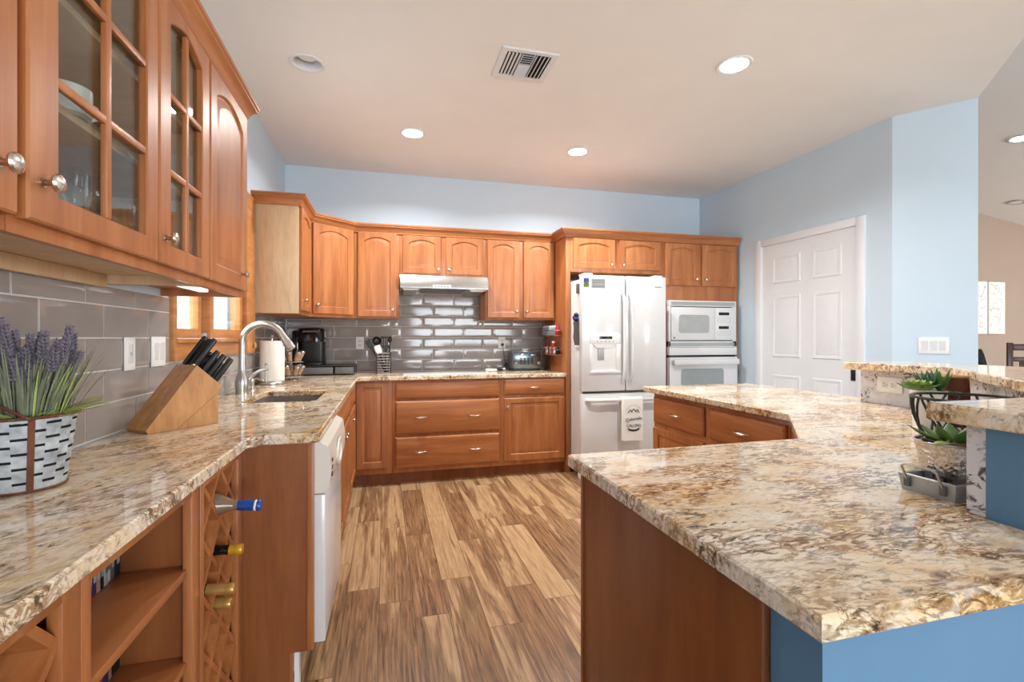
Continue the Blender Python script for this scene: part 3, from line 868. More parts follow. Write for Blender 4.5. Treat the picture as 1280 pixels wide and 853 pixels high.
# L-shaped worktop with a rounded sink opening: outline and hole filled as one face
SX0, SX1, SY0, SY1 = -.705, -.352, 2.655, 3.20
XW = XL + .0095
left_poly = [(XW, .25), (-.432, .25), (-.432, 1.722), (-.395, 1.762), (-.232, 1.762), (-.222, 1.772), (-.222, 4.13), (-.202, 4.15), (1.598, 4.15), (1.598, YB - .0095), (XW, YB - .0095)]
hole = rrect(SX0, SX1, SY0, SY1, .05)
ct = one('countertop', slab_with_hole(left_poly, hole, SZ0, SZ1, .004), 'granite', 'L-shaped cream and brown granite worktop along the left and back walls', 'countertop')
one('countertop', MB().prism([(.490, .452), (1.044, .452), (1.044, .6255), (1.529, .6255), (2.3695, 1.467), (2.3695, 1.9305), (2.50, 1.9305), (2.50, 2.90), (1.665, 2.90), (1.665, 1.70), (1.29, 1.275), (.490, 1.262)], SZ0, SZ1, .004),
    'granite_bar', 'cream and brown granite worktop of the peninsula in the right foreground', 'countertop')
one('countertop', MB().prism([(1.012, .702), (1.50, .702), (2.268, 1.47), (2.268, 1.965), (2.62, 1.965), (2.62, 1.34), (1.62, .34), (1.012, .34)], 1.080, 1.115, .004),
    'granite_bar', 'raised granite bar top on the peninsula wall', 'countertop')
one('granite_backsplash', MB().prism([(1.046, .6265), (1.529, .6265), (2.369, 1.4665), (2.369, 1.93), (2.339, 1.93), (2.339, 1.479), (1.517, .6565), (1.046, .6565)], .9142, 1.0795, .001),
    'granite_white', 'white and grey granite upstand below the raised bar', 'backsplash')

# ================================================================ APPLIANCES
# refrigerator
FR = thing('refrigerator', (2.03, 4.2, 0), 'white french-door refrigerator with water dispenser and bottom freezer', 'refrigerator')
obj('body', MB().box(1.652, 2.44, 3.93, 4.70, .06, 1.755, .006), 'white_gloss', FR)
FY = 3.86
def rdoor(x0, x1, z0, z1, name):
    return obj(name, MB().box(x0, x1, FY, 3.925, z0, z1, .012), 'white_gloss', FR)
dl_ = rdoor(1.628, 2.040, .772, 1.783, 'door')
dr_ = rdoor(2.046, 2.445, .772, 1.783, 'door')
fz = rdoor(1.628, 2.445, .095, .752, 'freezer_drawer')
obj('gasket', MB().box(1.66, 2.43, 3.90, 3.9295, .09, 1.77), 'grey_dark', FR)
obj('hinge_cap', MB().box(1.66, 1.74, 3.88, 4.02, 1.7835, 1.80, .005), 'white_gloss', FR)
obj('hinge_cap', MB().box(2.34, 2.42, 3.88, 4.02, 1.7835, 1.80, .005), 'white_gloss', FR)
obj('base_grille', MB().box(1.66, 2.43, 3.92, 4.0, .03, .09, .004), 'grey_dark', FR)
for x in (1.68, 2.40):
    obj('foot', MB().box(x - .05, x + .05, 3.87, 3.96, 0.001, .06, .008), 'white_plastic', FR)
def vbar(x, z0, z1, par):
    n = 14; pts = []
    for i in range(n + 1):
        t = i / n; e = min(1, min(t, 1 - t) / .10); e = e * e * (3 - 2 * e)
        pts.append((x, FY - .002 - .048 * e, z0 + (z1 - z0) * t))
    obj('handle', MB().tube(pts, .0135, 10), 'white_gloss', par)
vbar(2.008, .84, 1.64, dl_); vbar(2.078, .84, 1.64, dr_)
pts = []
for i in range(17):
    t = i / 16; e = min(1, min(t, 1 - t) / .08); e = e * e * (3 - 2 * e)
    pts.append((1.665 + .745 * t, FY - .002 - .050 * e, .700))
obj('handle', MB().tube(pts, .017, 10), 'white_gloss', fz)
# dispenser
dk = MB()
dk.box(1.700, 1.988, FY - .014, FY + .001, 1.185, 1.270, .006)
dk.box(1.700, 1.722, FY - .014, FY + .001, .952, 1.185, .003); dk.box(1.945, 1.988, FY - .014, FY + .001, .952, 1.185, .003)
dk.box(1.700, 1.988, FY - .016, FY + .001, .930, .955, .004)
dp = obj('dispenser', dk, 'white_plastic', dl_)
obj('recess', MB().box(1.722, 1.945, FY - .004, FY, .955, 1.185), 'white_plastic', dp)
k = MB(); k.loops([[(1.722, FY - .004, 1.185), (1.945, FY - .004, 1.185), (1.945, FY - .013, 1.185), (1.722, FY - .013, 1.185)],
                   [(1.76, FY - .004, 1.150), (1.885, FY - .004, 1.150), (1.885, FY - .012, 1.150), (1.76, FY - .012, 1.150)]])
obj('spout', k, 'white_plastic', dp)
obj('paddle', MB().box(1.772, 1.832, FY - .011, FY - .0045, 1.045, 1.150, .003), 'grey_plastic', dp)
obj('display', MB().box(1.785, 1.905, FY - .0165, FY - .0135, 1.228, 1.250, .001), 'black_gloss', dp)
for i in range(5):
    obj('button', MB().lathe([(.0065, 0), (.0065, .002)], (1.765 + i * .038, FY - .0138, 1.205), (0, -1, 0), 10), 'grey_plastic', dp)
k = text_mb('Kenmore', .017, frame(2.362, FY - .0008, 1.692))
obj('brand_plate', k, 'ink', dr_)
# things stuck on the refrigerator
o = thing('photo_magnet', (1.665, FY, 1.68), 'small blue and brown landscape photo magnet on the refrigerator door', 'magnet')
k = MB().box(1.643, 1.692, FY - .004, FY - .0003, 1.675, 1.752); obj('backing', k, 'bamboo', o)
k = MB().box(1.645, 1.690, FY - .0052, FY - .0042, 1.715, 1.750); obj('sky_print', k, 'blue_foil', o)
k = MB(); k.loops([[(1.645, y, 1.677), (1.690, y, 1.677), (1.690, y, 1.705), (1.680, y, 1.722), (1.672, y, 1.740), (1.664, y, 1.722), (1.645, y, 1.700)] for y in (FY - .0042, FY - .0058)])
obj('mountain_print', k, 'leaf', o)
o = thing('paper_sheet', (1.80, FY, 1.66), 'grey printed sheet held on the refrigerator door', 'paper')
obj('sheet', MB().box(1.715, 1.845, FY - .0022, FY - .0003, 1.668, 1.750), 'grey_plastic', o)
k = MB()
for i in range(6):
    if i != 3: k.box(1.724, 1.836, FY - .0030, FY - .0022, 1.738 - i * .0115 - .003, 1.738 - i * .0115)
obj('text_lines', k, 'grey_dark', o)
one('magnet_clip', MB().box(1.633, 1.6515, 3.965, 4.005, 1.63, 1.715, .002), 'grey_dark', 'small grey magnet on the left side of the refrigerator', 'magnet')
o = thing('hanging_cloth', (1.63, 4.02, 1.16), 'navy and dark grey cloth hanging on the left side of the refrigerator', 'cloth')
k = MB(); k.loops([[(1.648 - a, 3.965 + b, z), (1.648 - a, 4.06 - b, z), (1.6515, 4.06 - b, z), (1.6515, 3.965 + b, z)] for z, a, b in ((1.17, .012, .008), (1.24, .022, .004), (1.32, .018, .01), (1.38, .024, .006))])
obj('towel', k, 'grey_dark', o)
k = MB(); k.lathe([(.004, 0), (.022, .012), (.026, .03), (.016, .05), (.022, .07), (.010, .085)], (1.632, 4.0, 1.375), seg=12); k.lathe([(.004, 0), (.016, .012), (.018, .03), (.006, .05)], (1.634, 4.045, 1.392), seg=12)
obj('knot', k, 'navy', o)
obj('tag', MB().box(1.626, 1.6515, 3.97, 4.05, 1.150, 1.1695, .002), 'white_plastic', o)
# towel over the freezer handle
o = thing('dish_towel', (2.07, FY - .07, .34), 'white dish towel with black lettering hung over the freezer handle', 'towel')
HY = FY - .052
def cloth(x0, x1, zf, zb, dx, y_extra):
    prof = [(HY - .0225 - y_extra, zf), (HY - .0235 - y_extra, (zf + .70) / 2), (HY - .0215 - y_extra, .690), (HY - .017 - y_extra, .712), (HY - .004, .7215 + y_extra), (HY + .010, .720 + y_extra), (HY + .019 + y_extra, .708), (HY + .0205 + y_extra, zb)]
    k = MB(); nx = 10; ls = []
    for side in (0, .003):
        row = []
    grid = []
    for j, (y, z) in enumerate(prof):
        r = []
        for i in range(nx + 1):
            t = i / nx; x = x0 + (x1 - x0) * t
            w = .0018 * math.sin(t * 9 + dx) * (1 - abs(j - 3.5) / 4 if 0 else (1 if j in (0, 1) else .2))
            r.append((x, y + w, z + (.004 * math.sin(t * 3 + dx) if j == 0 else 0)))
        grid.append(r)
    vs = []; fs = []
    th = .0022
    for r in grid: vs += r
    for r, (y, z) in zip(grid, prof):
        s = -1 if y < HY - .01 else (1 if y > HY + .012 else 0)
        vs += [(x, yy + s * th, zz + (th if s == 0 else 0)) for x, yy, zz in r]
    W_ = nx + 1; O = len(grid) * W_
    for j in range(len(grid) - 1):
        for i in range(nx):
            a, b, c, d = j * W_ + i, j * W_ + i + 1, (j + 1) * W_ + i + 1, (j + 1) * W_ + i
            fs.append((a, b, c, d)); fs.append((O + a, O + d, O + c, O + b))
    for j in range(len(grid) - 1):
        for i in (0, nx):
            a, d = j * W_ + i, (j + 1) * W_ + i; fs.append((a, d, O + d, O + a))
    for j in (0, len(grid) - 1):
        for i in range(nx):
            a, b = j * W_ + i, j * W_ + i + 1; fs.append((a, b, O + b, O + a))
    return k.add(vs, fs)
obj('cloth', cloth(1.985, 2.165, .345, .42, 0.4, .003), 'paper', o)
obj('folded_edge', cloth(1.962, 2.05, .352, .46, 1.7, .0), 'paper', o)
ty = HY - .0335
k = text_mb('Colorado', .040, frame(2.075, ty, .535) @ Matrix.Rotation(R(-6), 4, 'Y') @ Matrix.Shear('XZ', 4, (.25, 0)))
obj('lettering', k, 'ink', o)
k = text_mb('is', .020, frame(2.02, ty, .507)); obj('lettering', k, 'ink', o)
k = text_mb('CALLING', .034, frame(2.075, ty, .478)); obj('lettering', k, 'ink', o)
k = MB()
for (xa, za, xb, zb) in ((2.02, .590, 2.042, .615), (2.042, .615, 2.060, .592), (2.050, .600, 2.075, .622), (2.075, .622, 2.098, .592), (2.092, .602, 2.108, .616), (2.108, .616, 2.126, .590)):
    d = Vector((xb - xa, 0, zb - za)).normalized(); nn = Vector((-d.z, 0, d.x)) * .003
    k.loops([[(xa - nn.x, y, za - nn.z), (xb - nn.x, y, zb - nn.z), (xb + nn.x, y, zb + nn.z), (xa + nn.x, y, za + nn.z)] for y in (ty, ty + .001)])
for i in range(9):
    a = R(20 + 140 * i / 8); c_, s_ = math.cos(a), math.sin(a)
    p, q = (2.074 + .056 * c_, .605 + .042 * s_), (2.074 + .07 * c_, .605 + .056 * s_)
    k.loops([[(p[0] - s_ * .001, y, p[1] + c_ * .001), (q[0] - s_ * .001, y, q[1] + c_ * .001), (q[0] + s_ * .001, y, q[1] - c_ * .001), (p[0] + s_ * .001, y, p[1] - c_ * .001)] for y in (ty, ty + .001)])
arc = [(2.075 + .056 * math.sin(R(a)), .470 - .026 * math.cos(R(a))) for a in range(-75, 76, 10)]
for (p, q) in zip(arc, arc[1:]):
    k.loops([[(p[0], y, p[1]), (q[0], y, q[1]), (q[0], y, q[1] - .015), (p[0], y, p[1] - .015)] for y in (ty, ty + .001)])
obj('mountain_print', k, 'ink', o)

# wall oven and microwave
O = thing('wall_oven', (3.03, 4.15, .45), 'white built-in wall oven below the microwave', 'oven')
obj('body', MB().box(2.655, 3.400, 4.171, 4.74, .46, 1.13), 'grey_dark', O)
obj('control_panel', MB().box(2.643, 3.409, 4.120, 4.170, 1.068, 1.142, .004), 'white_gloss', O)
od = obj('door', MB().box(2.643, 3.409, 4.110, 4.170, .47, 1.048, .006), 'white_gloss', O)
k = MB(frame(0, 4.110, 0))
k.loops([[(x, -.0005, z) for x, z in rrect(2.765, 3.245, .58, .935, .03)], [(x, -.003, z) for x, z in rrect(2.765, 3.245, .58, .935, .03)]])
obj('window', k, 'oven_glass', od)
k = MB().box(2.66, 3.392, 4.055, 4.085, .975, 1.030, .010); k.box(2.66, 2.70, 4.08, 4.112, .985, 1.022, .004); k.box(3.352, 3.392, 4.08, 4.112, .985, 1.022, .004)
obj('handle', k, 'white_gloss', od)
obj('vent_slot', MB().box(2.65, 3.40, 4.135, 4.168, 1.0485, 1.0675), 'black', O)
MWV = thing('microwave', (3.03, 4.15, 1.15), 'white built-in microwave above the wall oven', 'microwave')
obj('body', MB().box(2.66, 3.38, 4.171, 4.70, 1.19, 1.57), 'grey_dark', MWV)
k = MB(); k.box(2.643, 3.409, 4.130, 4.170, 1.545, 1.602, .003)
obj('trim_frame', k.box(2.643, 2.664, 4.130, 4.170, 1.150, 1.545, .003).box(3.366, 3.409, 4.130, 4.170, 1.150, 1.545, .003).box(2.643, 3.409, 4.130, 4.170, 1.144, 1.205, .003), 'white_gloss', MWV)
for (z0, z1) in ((1.556, 1.592), (1.156, 1.192)):
    k = MB()
    n = 4
    for i in range(n): k.box(2.665, 3.385, 4.124, 4.1295, z0 + (z1 - z0) * (i + .1) / n, z0 + (z1 - z0) * (i + .75) / n)
    obj('vent_grille', k, 'grey_plastic', MWV)
md = obj('door', MB().box(2.667, 3.155, 4.118, 4.169, 1.214, 1.536, .005), 'white_gloss', MWV)
k = MB(frame(0, 4.118, 0)); k.loops([[(x, -.0005, z) for x, z in rrect(2.745, 3.085, 1.285, 1.462, .03)], [(x, -.0025, z) for x, z in rrect(2.745, 3.085, 1.285, 1.462, .03)]])
obj('window', k, 'grey_plastic', md)
obj('logo_badge', MB().lathe([(.009, 0), (.009, .0015)], (2.695, 4.1178, 1.238), (0, -1, 0), 14), 'grey_dark', md)
mp = obj('control_panel', MB().box(3.158, 3.363, 4.118, 4.169, 1.214, 1.536, .005), 'white_gloss', MWV)
obj('display', MB().box(3.195, 3.315, 4.1155, 4.1178, 1.462, 1.490, .001), 'black_gloss', mp)
obj('display', MB().box(3.195, 3.310, 4.1155, 4.1178, 1.325, 1.353, .001), 'black_gloss', mp)
k = MB()
for r in range(3):
    for c in range(7): k.box(3.178 + c * .024, 3.188 + c * .024, 4.1165, 4.1178, 1.425 - r * .018, 1.430 - r * .018)
    for c in range(7): k.box(3.178 + c * .024, 3.188 + c * .024, 4.1165, 4.1178, 1.298 - r * .018, 1.303 - r * .018)
obj('key_marks', k, 'grey_plastic', mp)

# range hood and cooktop
HD = thing('range_hood', (.51, 4.5, 1.66), 'stainless steel under-cabinet range hood', 'range hood')
k = MB()
k.loops([[(x, 4.295, 1.675), (x, 4.295, 1.712), (x, 4.335, 1.789), (x, YB - .012, 1.789), (x, YB - .012, 1.675)] for x in (.120, .900)])
obj('canopy', k, 'steel', HD)
obj('control_strip', MB().box(.40, .56, 4.2925, 4.2948, 1.682, 1.706, .0005), 'white_plastic', HD)
for i in range(5): obj('button', MB().lathe([(.006, 0), (.006, .003)], (.425 + i * .027, 4.2923, 1.694), (0, -1, 0), 10), 'black', HD)
k = MB(); k.loops([[(.30, 4.36, 1.6745), (.72, 4.36, 1.6745), (.72, 4.66, 1.6745), (.30, 4.66, 1.6745)], [(.34, 4.40, 1.655), (.68, 4.40, 1.655), (.68, 4.62, 1.655), (.34, 4.62, 1.655)]])
obj('filter', k, 'grey_dark', HD)
for (a, b) in ((.135, .285), (.735, .885)):
    k = MB(); k.loops([[(a, 4.34, 1.6745), (b, 4.34, 1.6745), (b, 4.70, 1.6745), (a, 4.70, 1.6745)], [(a + .02, 4.36, 1.658), (b - .02, 4.36, 1.658), (b - .02, 4.66, 1.640), (a + .02, 4.66, 1.640)]])
    obj('fan_cover', k, 'steel', HD)
o = thing('cooktop', (.53, 4.45, .914), 'glass cooktop, tile reflection painted pale, set flush in the worktop under the hood', 'cooktop')
obj('glass_top', MB().box(.145, .935, 4.195, 4.70, .9142, .9195, .002), 'cooktop', o)
k = MB()
for (x, y, r) in ((.34, 4.33, .09), (.34, 4.57, .075), (.74, 4.33, .075), (.74, 4.57, .09)):
    k.loops([[(x + q * math.cos(a * PI / 16), y + q * math.sin(a * PI / 16), .9197) for a in range(32)] for q in (r, r - .004)], False, False)
obj('burner_ring', k, 'grey_dark', o)

# dishwasher
DW = thing('dishwasher', (-.5, 2.11, .1), 'white built-in dishwasher under the left worktop', 'dishwasher')
obj('body', MB().box(-.84, -.262, 1.802, 2.418, .172, .872), 'grey_dark', DW)
obj('door', MB().box(-.2605, -.205, 1.805, 2.415, .172, .690, .006), 'white_gloss', DW)
k = MB()
prof = [(-.2605, .694), (-.203, .694), (-.190, .72), (-.186, .79), (-.196, .855), (-.225, .874), (-.2605, .874)]
k.loops([[(x, y, z) for x, z in prof] for y in (1.805, 2.415)])
cp = obj('control_panel', k, 'cream_gloss', DW)
k = MB(); k.loops([[(-.1865 + dx, 2.11 + r * math.cos(a * PI / 12) * 1.9, .775 + r * math.sin(a * PI / 12)) for a in range(24)] for dx, r in ((0, .055), (.006, .052), (.006, .040), (-.0, .036))], False, True)
obj('latch_pocket', k, 'cream_gloss', cp)
for z in (.80, .775, .75): obj('vent_slot', MB().box(-.1895, -.185, 1.835, 1.865, z - .006, z + .004), 'black', cp)
obj('toe_panel', MB().box(-.345, -.325, 1.802, 2.418, .02, .171), 'white_plastic', DW)
obj('foot', MB().box(-.3055, -.290, 1.802, 1.83, .001, .165), 'white_plastic', DW)

# ================================================================ SINK, FAUCET
o = thing('kitchen_sink', ((SX0 + SX1) / 2, (SY0 + SY1) / 2, .68), 'brown-grey undermount sink in the left worktop', 'sink')
h1 = rrect(SX0 + .002, SX1 - .002, SY0 + .002, SY1 - .002, .05); h2 = rrect(SX0 + .02, SX1 - .02, SY0 + .02, SY1 - .02, .05)
ho = rrect(SX0 - .015, SX1 + .015, SY0 - .015, SY1 + .015, .06)
k = MB(); k.loops([[(x, y, .695) for x, y in ho], [(x, y, .8795) for x, y in ho], [(x, y, .8795) for x, y in h1], [(x, y, .72) for x, y in h2]])
obj('basin', k, 'sink', o)
obj('drain', MB().lathe([(.042, 0), (.042, .003), (.03, .004), (.028, .001), (.004, .001)], (-.53, 2.93, .7205)), 'steel', o)

FX, FYY = -.805, 3.10
F = thing('faucet', (FX, FYY, .914), 'brushed steel gooseneck kitchen faucet behind the sink', 'faucet')
obj('base', MB().lathe([(.034, 0), (.034, .004), (.0345, .02), (.037, .05), (.036, .075), (.030, .10), (.022, .125), (.0205, .14)], (FX, FYY, .9142), seg=28), 'steel', F)
fd = Vector((.99, -.10, 0)).normalized(); pts = [(FX, FYY, 1.05), (FX, FYY, 1.12), (FX, FYY, 1.20)]
RR = .115
for i in range(0, 13):
    a = PI - i * PI * .86 / 12
    c = Vector((FX, FYY, 1.205)) + fd * RR
    pts.append(tuple(c + fd * RR * math.cos(a) + Vector((0, 0, RR * math.sin(a)))))
obj('gooseneck', MB().tube(pts, .0195, 16), 'steel', F)
e = Vector(pts[-1]); d = (e - Vector(pts[-2])).normalized()
sp = MB().tube([e - d * .004, e + d * .02, e + d * .06, e + d * .092, e + d * .097], [.0205, .0215, .0255, .0275, .024], 18)
so = obj('spray_head', sp, 'steel', F)
obj('button', MB().box(e.x + d.x * .06 - .028, e.x + d.x * .06 - .015, e.y - .006, e.y + .006, e.z + d.z * .075, e.z + d.z * .045, .003), 'black', so)
hy = FYY + .035
obj('lever', MB().tube([(FX + .005, hy - .01, .985), (FX + .015, hy + .012, .99), (FX + .045, hy + .03, 1.02), (FX + .075, hy + .045, 1.042), (FX + .12, hy + .05, 1.05)], [.014, .013, .010, .008, .0075], 12), 'steel', F)
o = thing('soap_dispenser', (-.80, 3.30, .914), 'small steel soap dispenser between the faucet and the paper towels', 'soap dispenser')
obj('pump', MB().lathe([(.02, 0), (.02, .006), (.011, .012), (.010, .05), (.013, .055), (.012, .07), (.004, .073)], (-.80, 3.30, .9142), seg=16), 'steel', o)
obj('spout', MB().tube([(-.80, 3.30, .978), (-.775, 3.295, .985), (-.745, 3.29, .978), (-.735, 3.288, .966)], [.006, .0055, .005, .0045], 8), 'steel', o)

# ================================================================ WORKTOP ITEMS, LEFT
# paper towel holder
px_, py_ = -.775, 3.72
o = thing('paper_towel_holder', (px_, py_, .914), 'steel stand with a white paper towel roll beside the sink', 'paper towel holder')
obj('base', MB().lathe([(.092, 0), (.096, .004), (.096, .014), (.090, .020), (.012, .021), (.012, .022)], (px_, py_, .9142), seg=36), 'steel', o)
obj('rod', MB().tube([(px_, py_, .936), (px_, py_, 1.235)], .006, 10).lathe([(.004, 0), (.011, .006), (.013, .016), (.008, .026)], (px_, py_, 1.232), seg=12), 'steel', o)
obj('tension_arm', MB().tube([(px_ - .02, py_ - .088, .93), (px_ - .02, py_ - .088, 1.05)], .0045, 8).lathe([(.004, 0), (.009, .005), (.009, .012), (.003, .017)], (px_ - .02, py_ - .088, 1.048), seg=10), 'steel', o)
obj('paper_roll', MB().lathe([(.019, .0), (.078, .0), (.079, .004), (.079, .276), (.078, .28), (.019, .28)], (px_, py_, .9365), seg=40, caps=False), 'paper', o)
# spice carousel
sx, sy = -.695, 3.98
S = thing('spice_rack_carousel', (sx, sy, .914), 'two-tier wire carousel of tilted glass spice jars by the coffee maker', 'spice rack')
obj('base', MB().lathe([(.05, 0), (.055, .004), (.05, .010), (.008, .012)], (sx, sy, .9142)), 'chrome', S)
obj('post', MB().tube([(sx, sy, .92), (sx, sy, 1.17)], .005, 8), 'chrome', S)
for z in (.945, 1.055):
    k = MB()
    k.tube([(sx + .085 * math.cos(a * PI / 10), sy + .085 * math.sin(a * PI / 10), z) for a in range(20)], .0025, 6, closed=True)
    for a in range(4): k.tube([(sx, sy, z), (sx + .085 * math.cos(a * PI / 2), sy + .085 * math.sin(a * PI / 2), z)], .002, 6)
    obj('wire_tier', k, 'chrome', S)
k = MB(); k.tube([(sx, sy, 1.17), (sx + .014, sy, 1.19), (sx, sy, 1.205), (sx - .014, sy, 1.19)], .003, 6, closed=True)
obj('top_loop', k, 'chrome', S)
q = 0
for tier, z in (('lower', .965), ('upper', 1.072)):
    for i in range(7):
        a = 2 * PI * i / 7 + (.2 if tier == 'upper' else 0)
        ax = Vector((math.cos(a) * .42, math.sin(a) * .42, .9)).normalized()
        p = Vector((sx + .05 * math.cos(a), sy + .05 * math.sin(a), z - .008))
        j = thing('spice_jar', tuple(p), 'glass spice jar with silver lid tilted in the ' + tier + ' tier of the carousel', 'spice jar', 'spice jars of the ' + tier + ' carousel tier')
        obj('jar', MB().lathe([(.013, 0), (.0155, .003), (.0155, .055), (.013, .062)], tuple(p), ax, 14), 'spice', j)
        obj('lid', MB().lathe([(.0155, .0625), (.0165, .064), (.0165, .078), (.015, .080)], tuple(p), ax, 14), 'chrome', j)
# coffee maker on a pod drawer
o = thing('pod_drawer', (-.47, 4.55, .914), 'black wire coffee pod drawer under the coffee maker', 'drawer')
k = MB()
y0, y1, x0_, x1_ = 4.40, 4.70, -.72, -.26
k.box(x0_, x1_, y0, y1, .992, 1.000, .002)
for x in (x0_, x1_ - .008):
    for y in (y0, y1 - .008): k.box(x, x + .008, y, y + .008, .9143, .992)
obj('frame', k, 'dark_wire', o)
k = MB(); k.box(x0_ + .012, -.44, y0 + .003, y1 - .01, .926, .985, .003)
obj('drawer', k, 'grey_dark', o)
k = MB(); k.box(-.425, x1_ - .012, y0 + .003, y1 - .01, .926, .985, .003)
obj('drawer', k, 'grey_dark', o)
obj('knob', MB().lathe([(.004, 0), (.004, .01), (.010, .014), (.008, .02)], (-.455, y0 + .002, .957), (0, -1, 0), 12), 'chrome', o)
o = thing('coffee_maker', (-.63, 4.55, 1.0), 'black single-cup coffee maker in the back left corner', 'coffee maker')
kx, ky = -.625, 4.56
k = MB()
k.loops([[(x, y, z) for x, y in rrect(kx - .10 - a, kx + .10 + a, ky - .01 - a, ky + .15, .04)] for z, a in ((1.0005, 0), (1.02, .003), (1.20, .004), (1.24, .006))])
obj('body', k, 'black', o)
k = MB(); k.loops([[(x, y, z) for x, y in rrect(kx - .108 + a, kx + .108 - a, ky - .135 + a, ky + .15 - a, .07 - a * .3)] for z, a in ((1.205, 0), (1.30, 0), (1.318, .006), (1.324, .03))])
obj('head', k, 'black_gloss', o)
obj('drip_tray', MB().box(kx - .085, kx + .085, ky - .13, ky - .012, 1.0005, 1.024, .008), 'black', o)
obj('reservoir', MB().box(kx - .165, kx - .108, ky - .02, ky + .14, 1.0005, 1.30, .014), 'black_gloss', o)
obj('handle', MB().tube([(kx - .06, ky - .128, 1.285), (kx - .055, ky - .150, 1.292), (kx + .055, ky - .150, 1.292), (kx + .06, ky - .128, 1.285)], .008, 8), 'grey_dark', o)
# knife block
KB = Vector((-.778, 1.866, 0)); kd = Vector((.163, .188, 0)).normalized(); kn = Vector((-kd.y, kd.x, 0)) # kn: towards the wall
TK = Matrix(((kd.x, kn.x, 0, KB.x), (kd.y, kn.y, 0, KB.y), (0, 0, 1, .9145), (0, 0, 0, 1)))
o = thing('knife_block', (KB.x + .06, KB.y + .12, .914), 'bamboo knife block with slanted body beside the wall switches', 'knife block')
WK = .128
k = MB(TK); pr = [(0.004, 0.012), (.170, .224), (.262, .142), (.250, .118), (.10, .0005), (.012, .0005)]
k.loops([[(s, w, z) for s, z in pr] for w in (0, WK)]); obj('body', k, 'bamboo', o)
k = MB(TK); pr = [(.103, .0005), (.2495, .1160), (.2495, .0005)]
k.loops([[(s, w, z) for s, z in pr] for w in (.001, WK - .001)]); obj('foot', k, 'bamboo', o)
up = Vector((.170 - .004, 0, .224 - .012)).normalized(); dn = Vector((.262 - .170, 0, .142 - .224))
WS = 1.2
spec = [(.10, .086, .125, 'wide_a'), (.16, .062, .120, 'wide_b'), (.10, .030, .115, ''), (.36, .090, .10, ''), (.42, .060, .085, ''), (.40, .028, .09, ''), (.62, .088, .085, ''), (.64, .062, .085, ''), (.64, .030, .095, ''), (.86, .085, .08, ''), (.87, .055, .08, ''), (.87, .024, .10, '')]
for i, (t, w, ln, nm) in enumerate(spec):
    w *= WS; ln *= 1.12
    p = Vector((.170, 0, .224)) + dn * t + Vector((0, w, 0))
    r1, r2 = .011, .0075
    kk = MB(TK)
    rings = []
    side = Vector((0, 1, 0)); nv = up.cross(side)
    for s_, f in ((.008, .85), (.02, 1.0), (ln * .5, 1.05), (ln - .012, 1.1), (ln, .9)):
        c = p + up * s_
        rings.append([c + nv * r1 * f * math.cos(a * PI / 5) + side * r2 * f * math.sin(a * PI / 5) for a in range(10)])
    kk.loops(rings)
    where = ('top row', 'second row', 'third row', 'bottom row')[i // 3]
    kt = thing('kitchen_knife', tuple(TK @ p), 'black-handled knife in the ' + where + ' of the bamboo block', 'knife', 'knives in the ' + where + ' of the block')
    obj('handle', kk, 'black', kt)
    bm_ = MB(TK)
    bm_.loops([[p + up * s_ + nv * .009 * ca_ + side * .006 * sa_ for ca_, sa_ in ((1, 1), (-1, 1), (-1, -1), (1, -1))] for s_ in (-.012, .0078)])
    obj('bolster', bm_, 'steel', kt)
o = thing('kitchen_scissors', tuple(TK @ (Vector((.170, 0, .224)) + dn * .5)), 'black-handled kitchen scissors standing in the middle of the knife block', 'scissors')
for sgn in (-1, 1):
    c = Vector((.170, .054, .224)) + dn * (.52 + .11 * sgn) + up * .052
    kk = MB(TK); pts = [c + up * .030 * math.cos(a * PI / 8) + nv * .019 * math.sin(a * PI / 8) for a in range(16)]
    kk.tube(pts, .0045, 7, closed=True); b0 = Vector((.170, .054, .224)) + dn * .52
    kk.tube([b0 - up * .01, b0 + up * .02, c - up * .03], .005, 7)
    obj('handle_loop', kk, 'black', o)

# lavender in a slotted metal bucket
BX, BY = -.762, 1.282
o = thing('lavender_plant', (BX, BY, .914), 'artificial lavender in a slotted whitewashed metal bucket by the left wall', 'plant')
def brad(t): return .070 + .021 * t          # radius at height fraction t
BH = .158
k = MB(); NS = 60; rows = []
levels = []
nr = 9
zs = [0, .012]
for i in range(nr):
    c = .022 + i * .0155; zs += [c - .0028, c + .0028]
zs += [BH]
vs = []; fs = []
for z in zs:
    r = brad(z / BH)
    for s_ in range(NS): a = 2 * PI * s_ / NS; vs.append((BX + r * math.cos(a), BY + r * math.sin(a), .9146 + z))
for j in range(len(zs) - 1):
    slot = j >= 2 and (j % 2 == 0) and j < len(zs) - 2
    rowi = (j - 2) // 2
    for s_ in range(NS):
        if slot and ((s_ + (3 if rowi % 2 else 0)) % 6) in (0, 1, 2): continue
        n_ = (s_ + 1) % NS
        fs.append((j * NS + s_, j * NS + n_, (j + 1) * NS + n_, (j + 1) * NS + s_))
k.add(vs, fs)
obj('bucket', k, 'whitewash', o)
obj('liner', MB().lathe([(.066, 0.001), (.085, BH - .012), (.080, BH - .012)], (BX, BY, .9146), seg=32), 'void', o)
k = MB(); k.tube([(BX + .0925 * math.cos(a * PI / 24), BY + .0925 * math.sin(a * PI / 24), .9146 + BH) for a in range(48)], .0036, 8, closed=True)
obj('foot_ring', MB().tube([(BX + .071 * math.cos(a * PI / 24), BY + .071 * math.sin(a * PI / 24), .918) for a in range(48)], .003, 6, closed=True), 'rust', o)
obj('rim', k, 'rust', o)
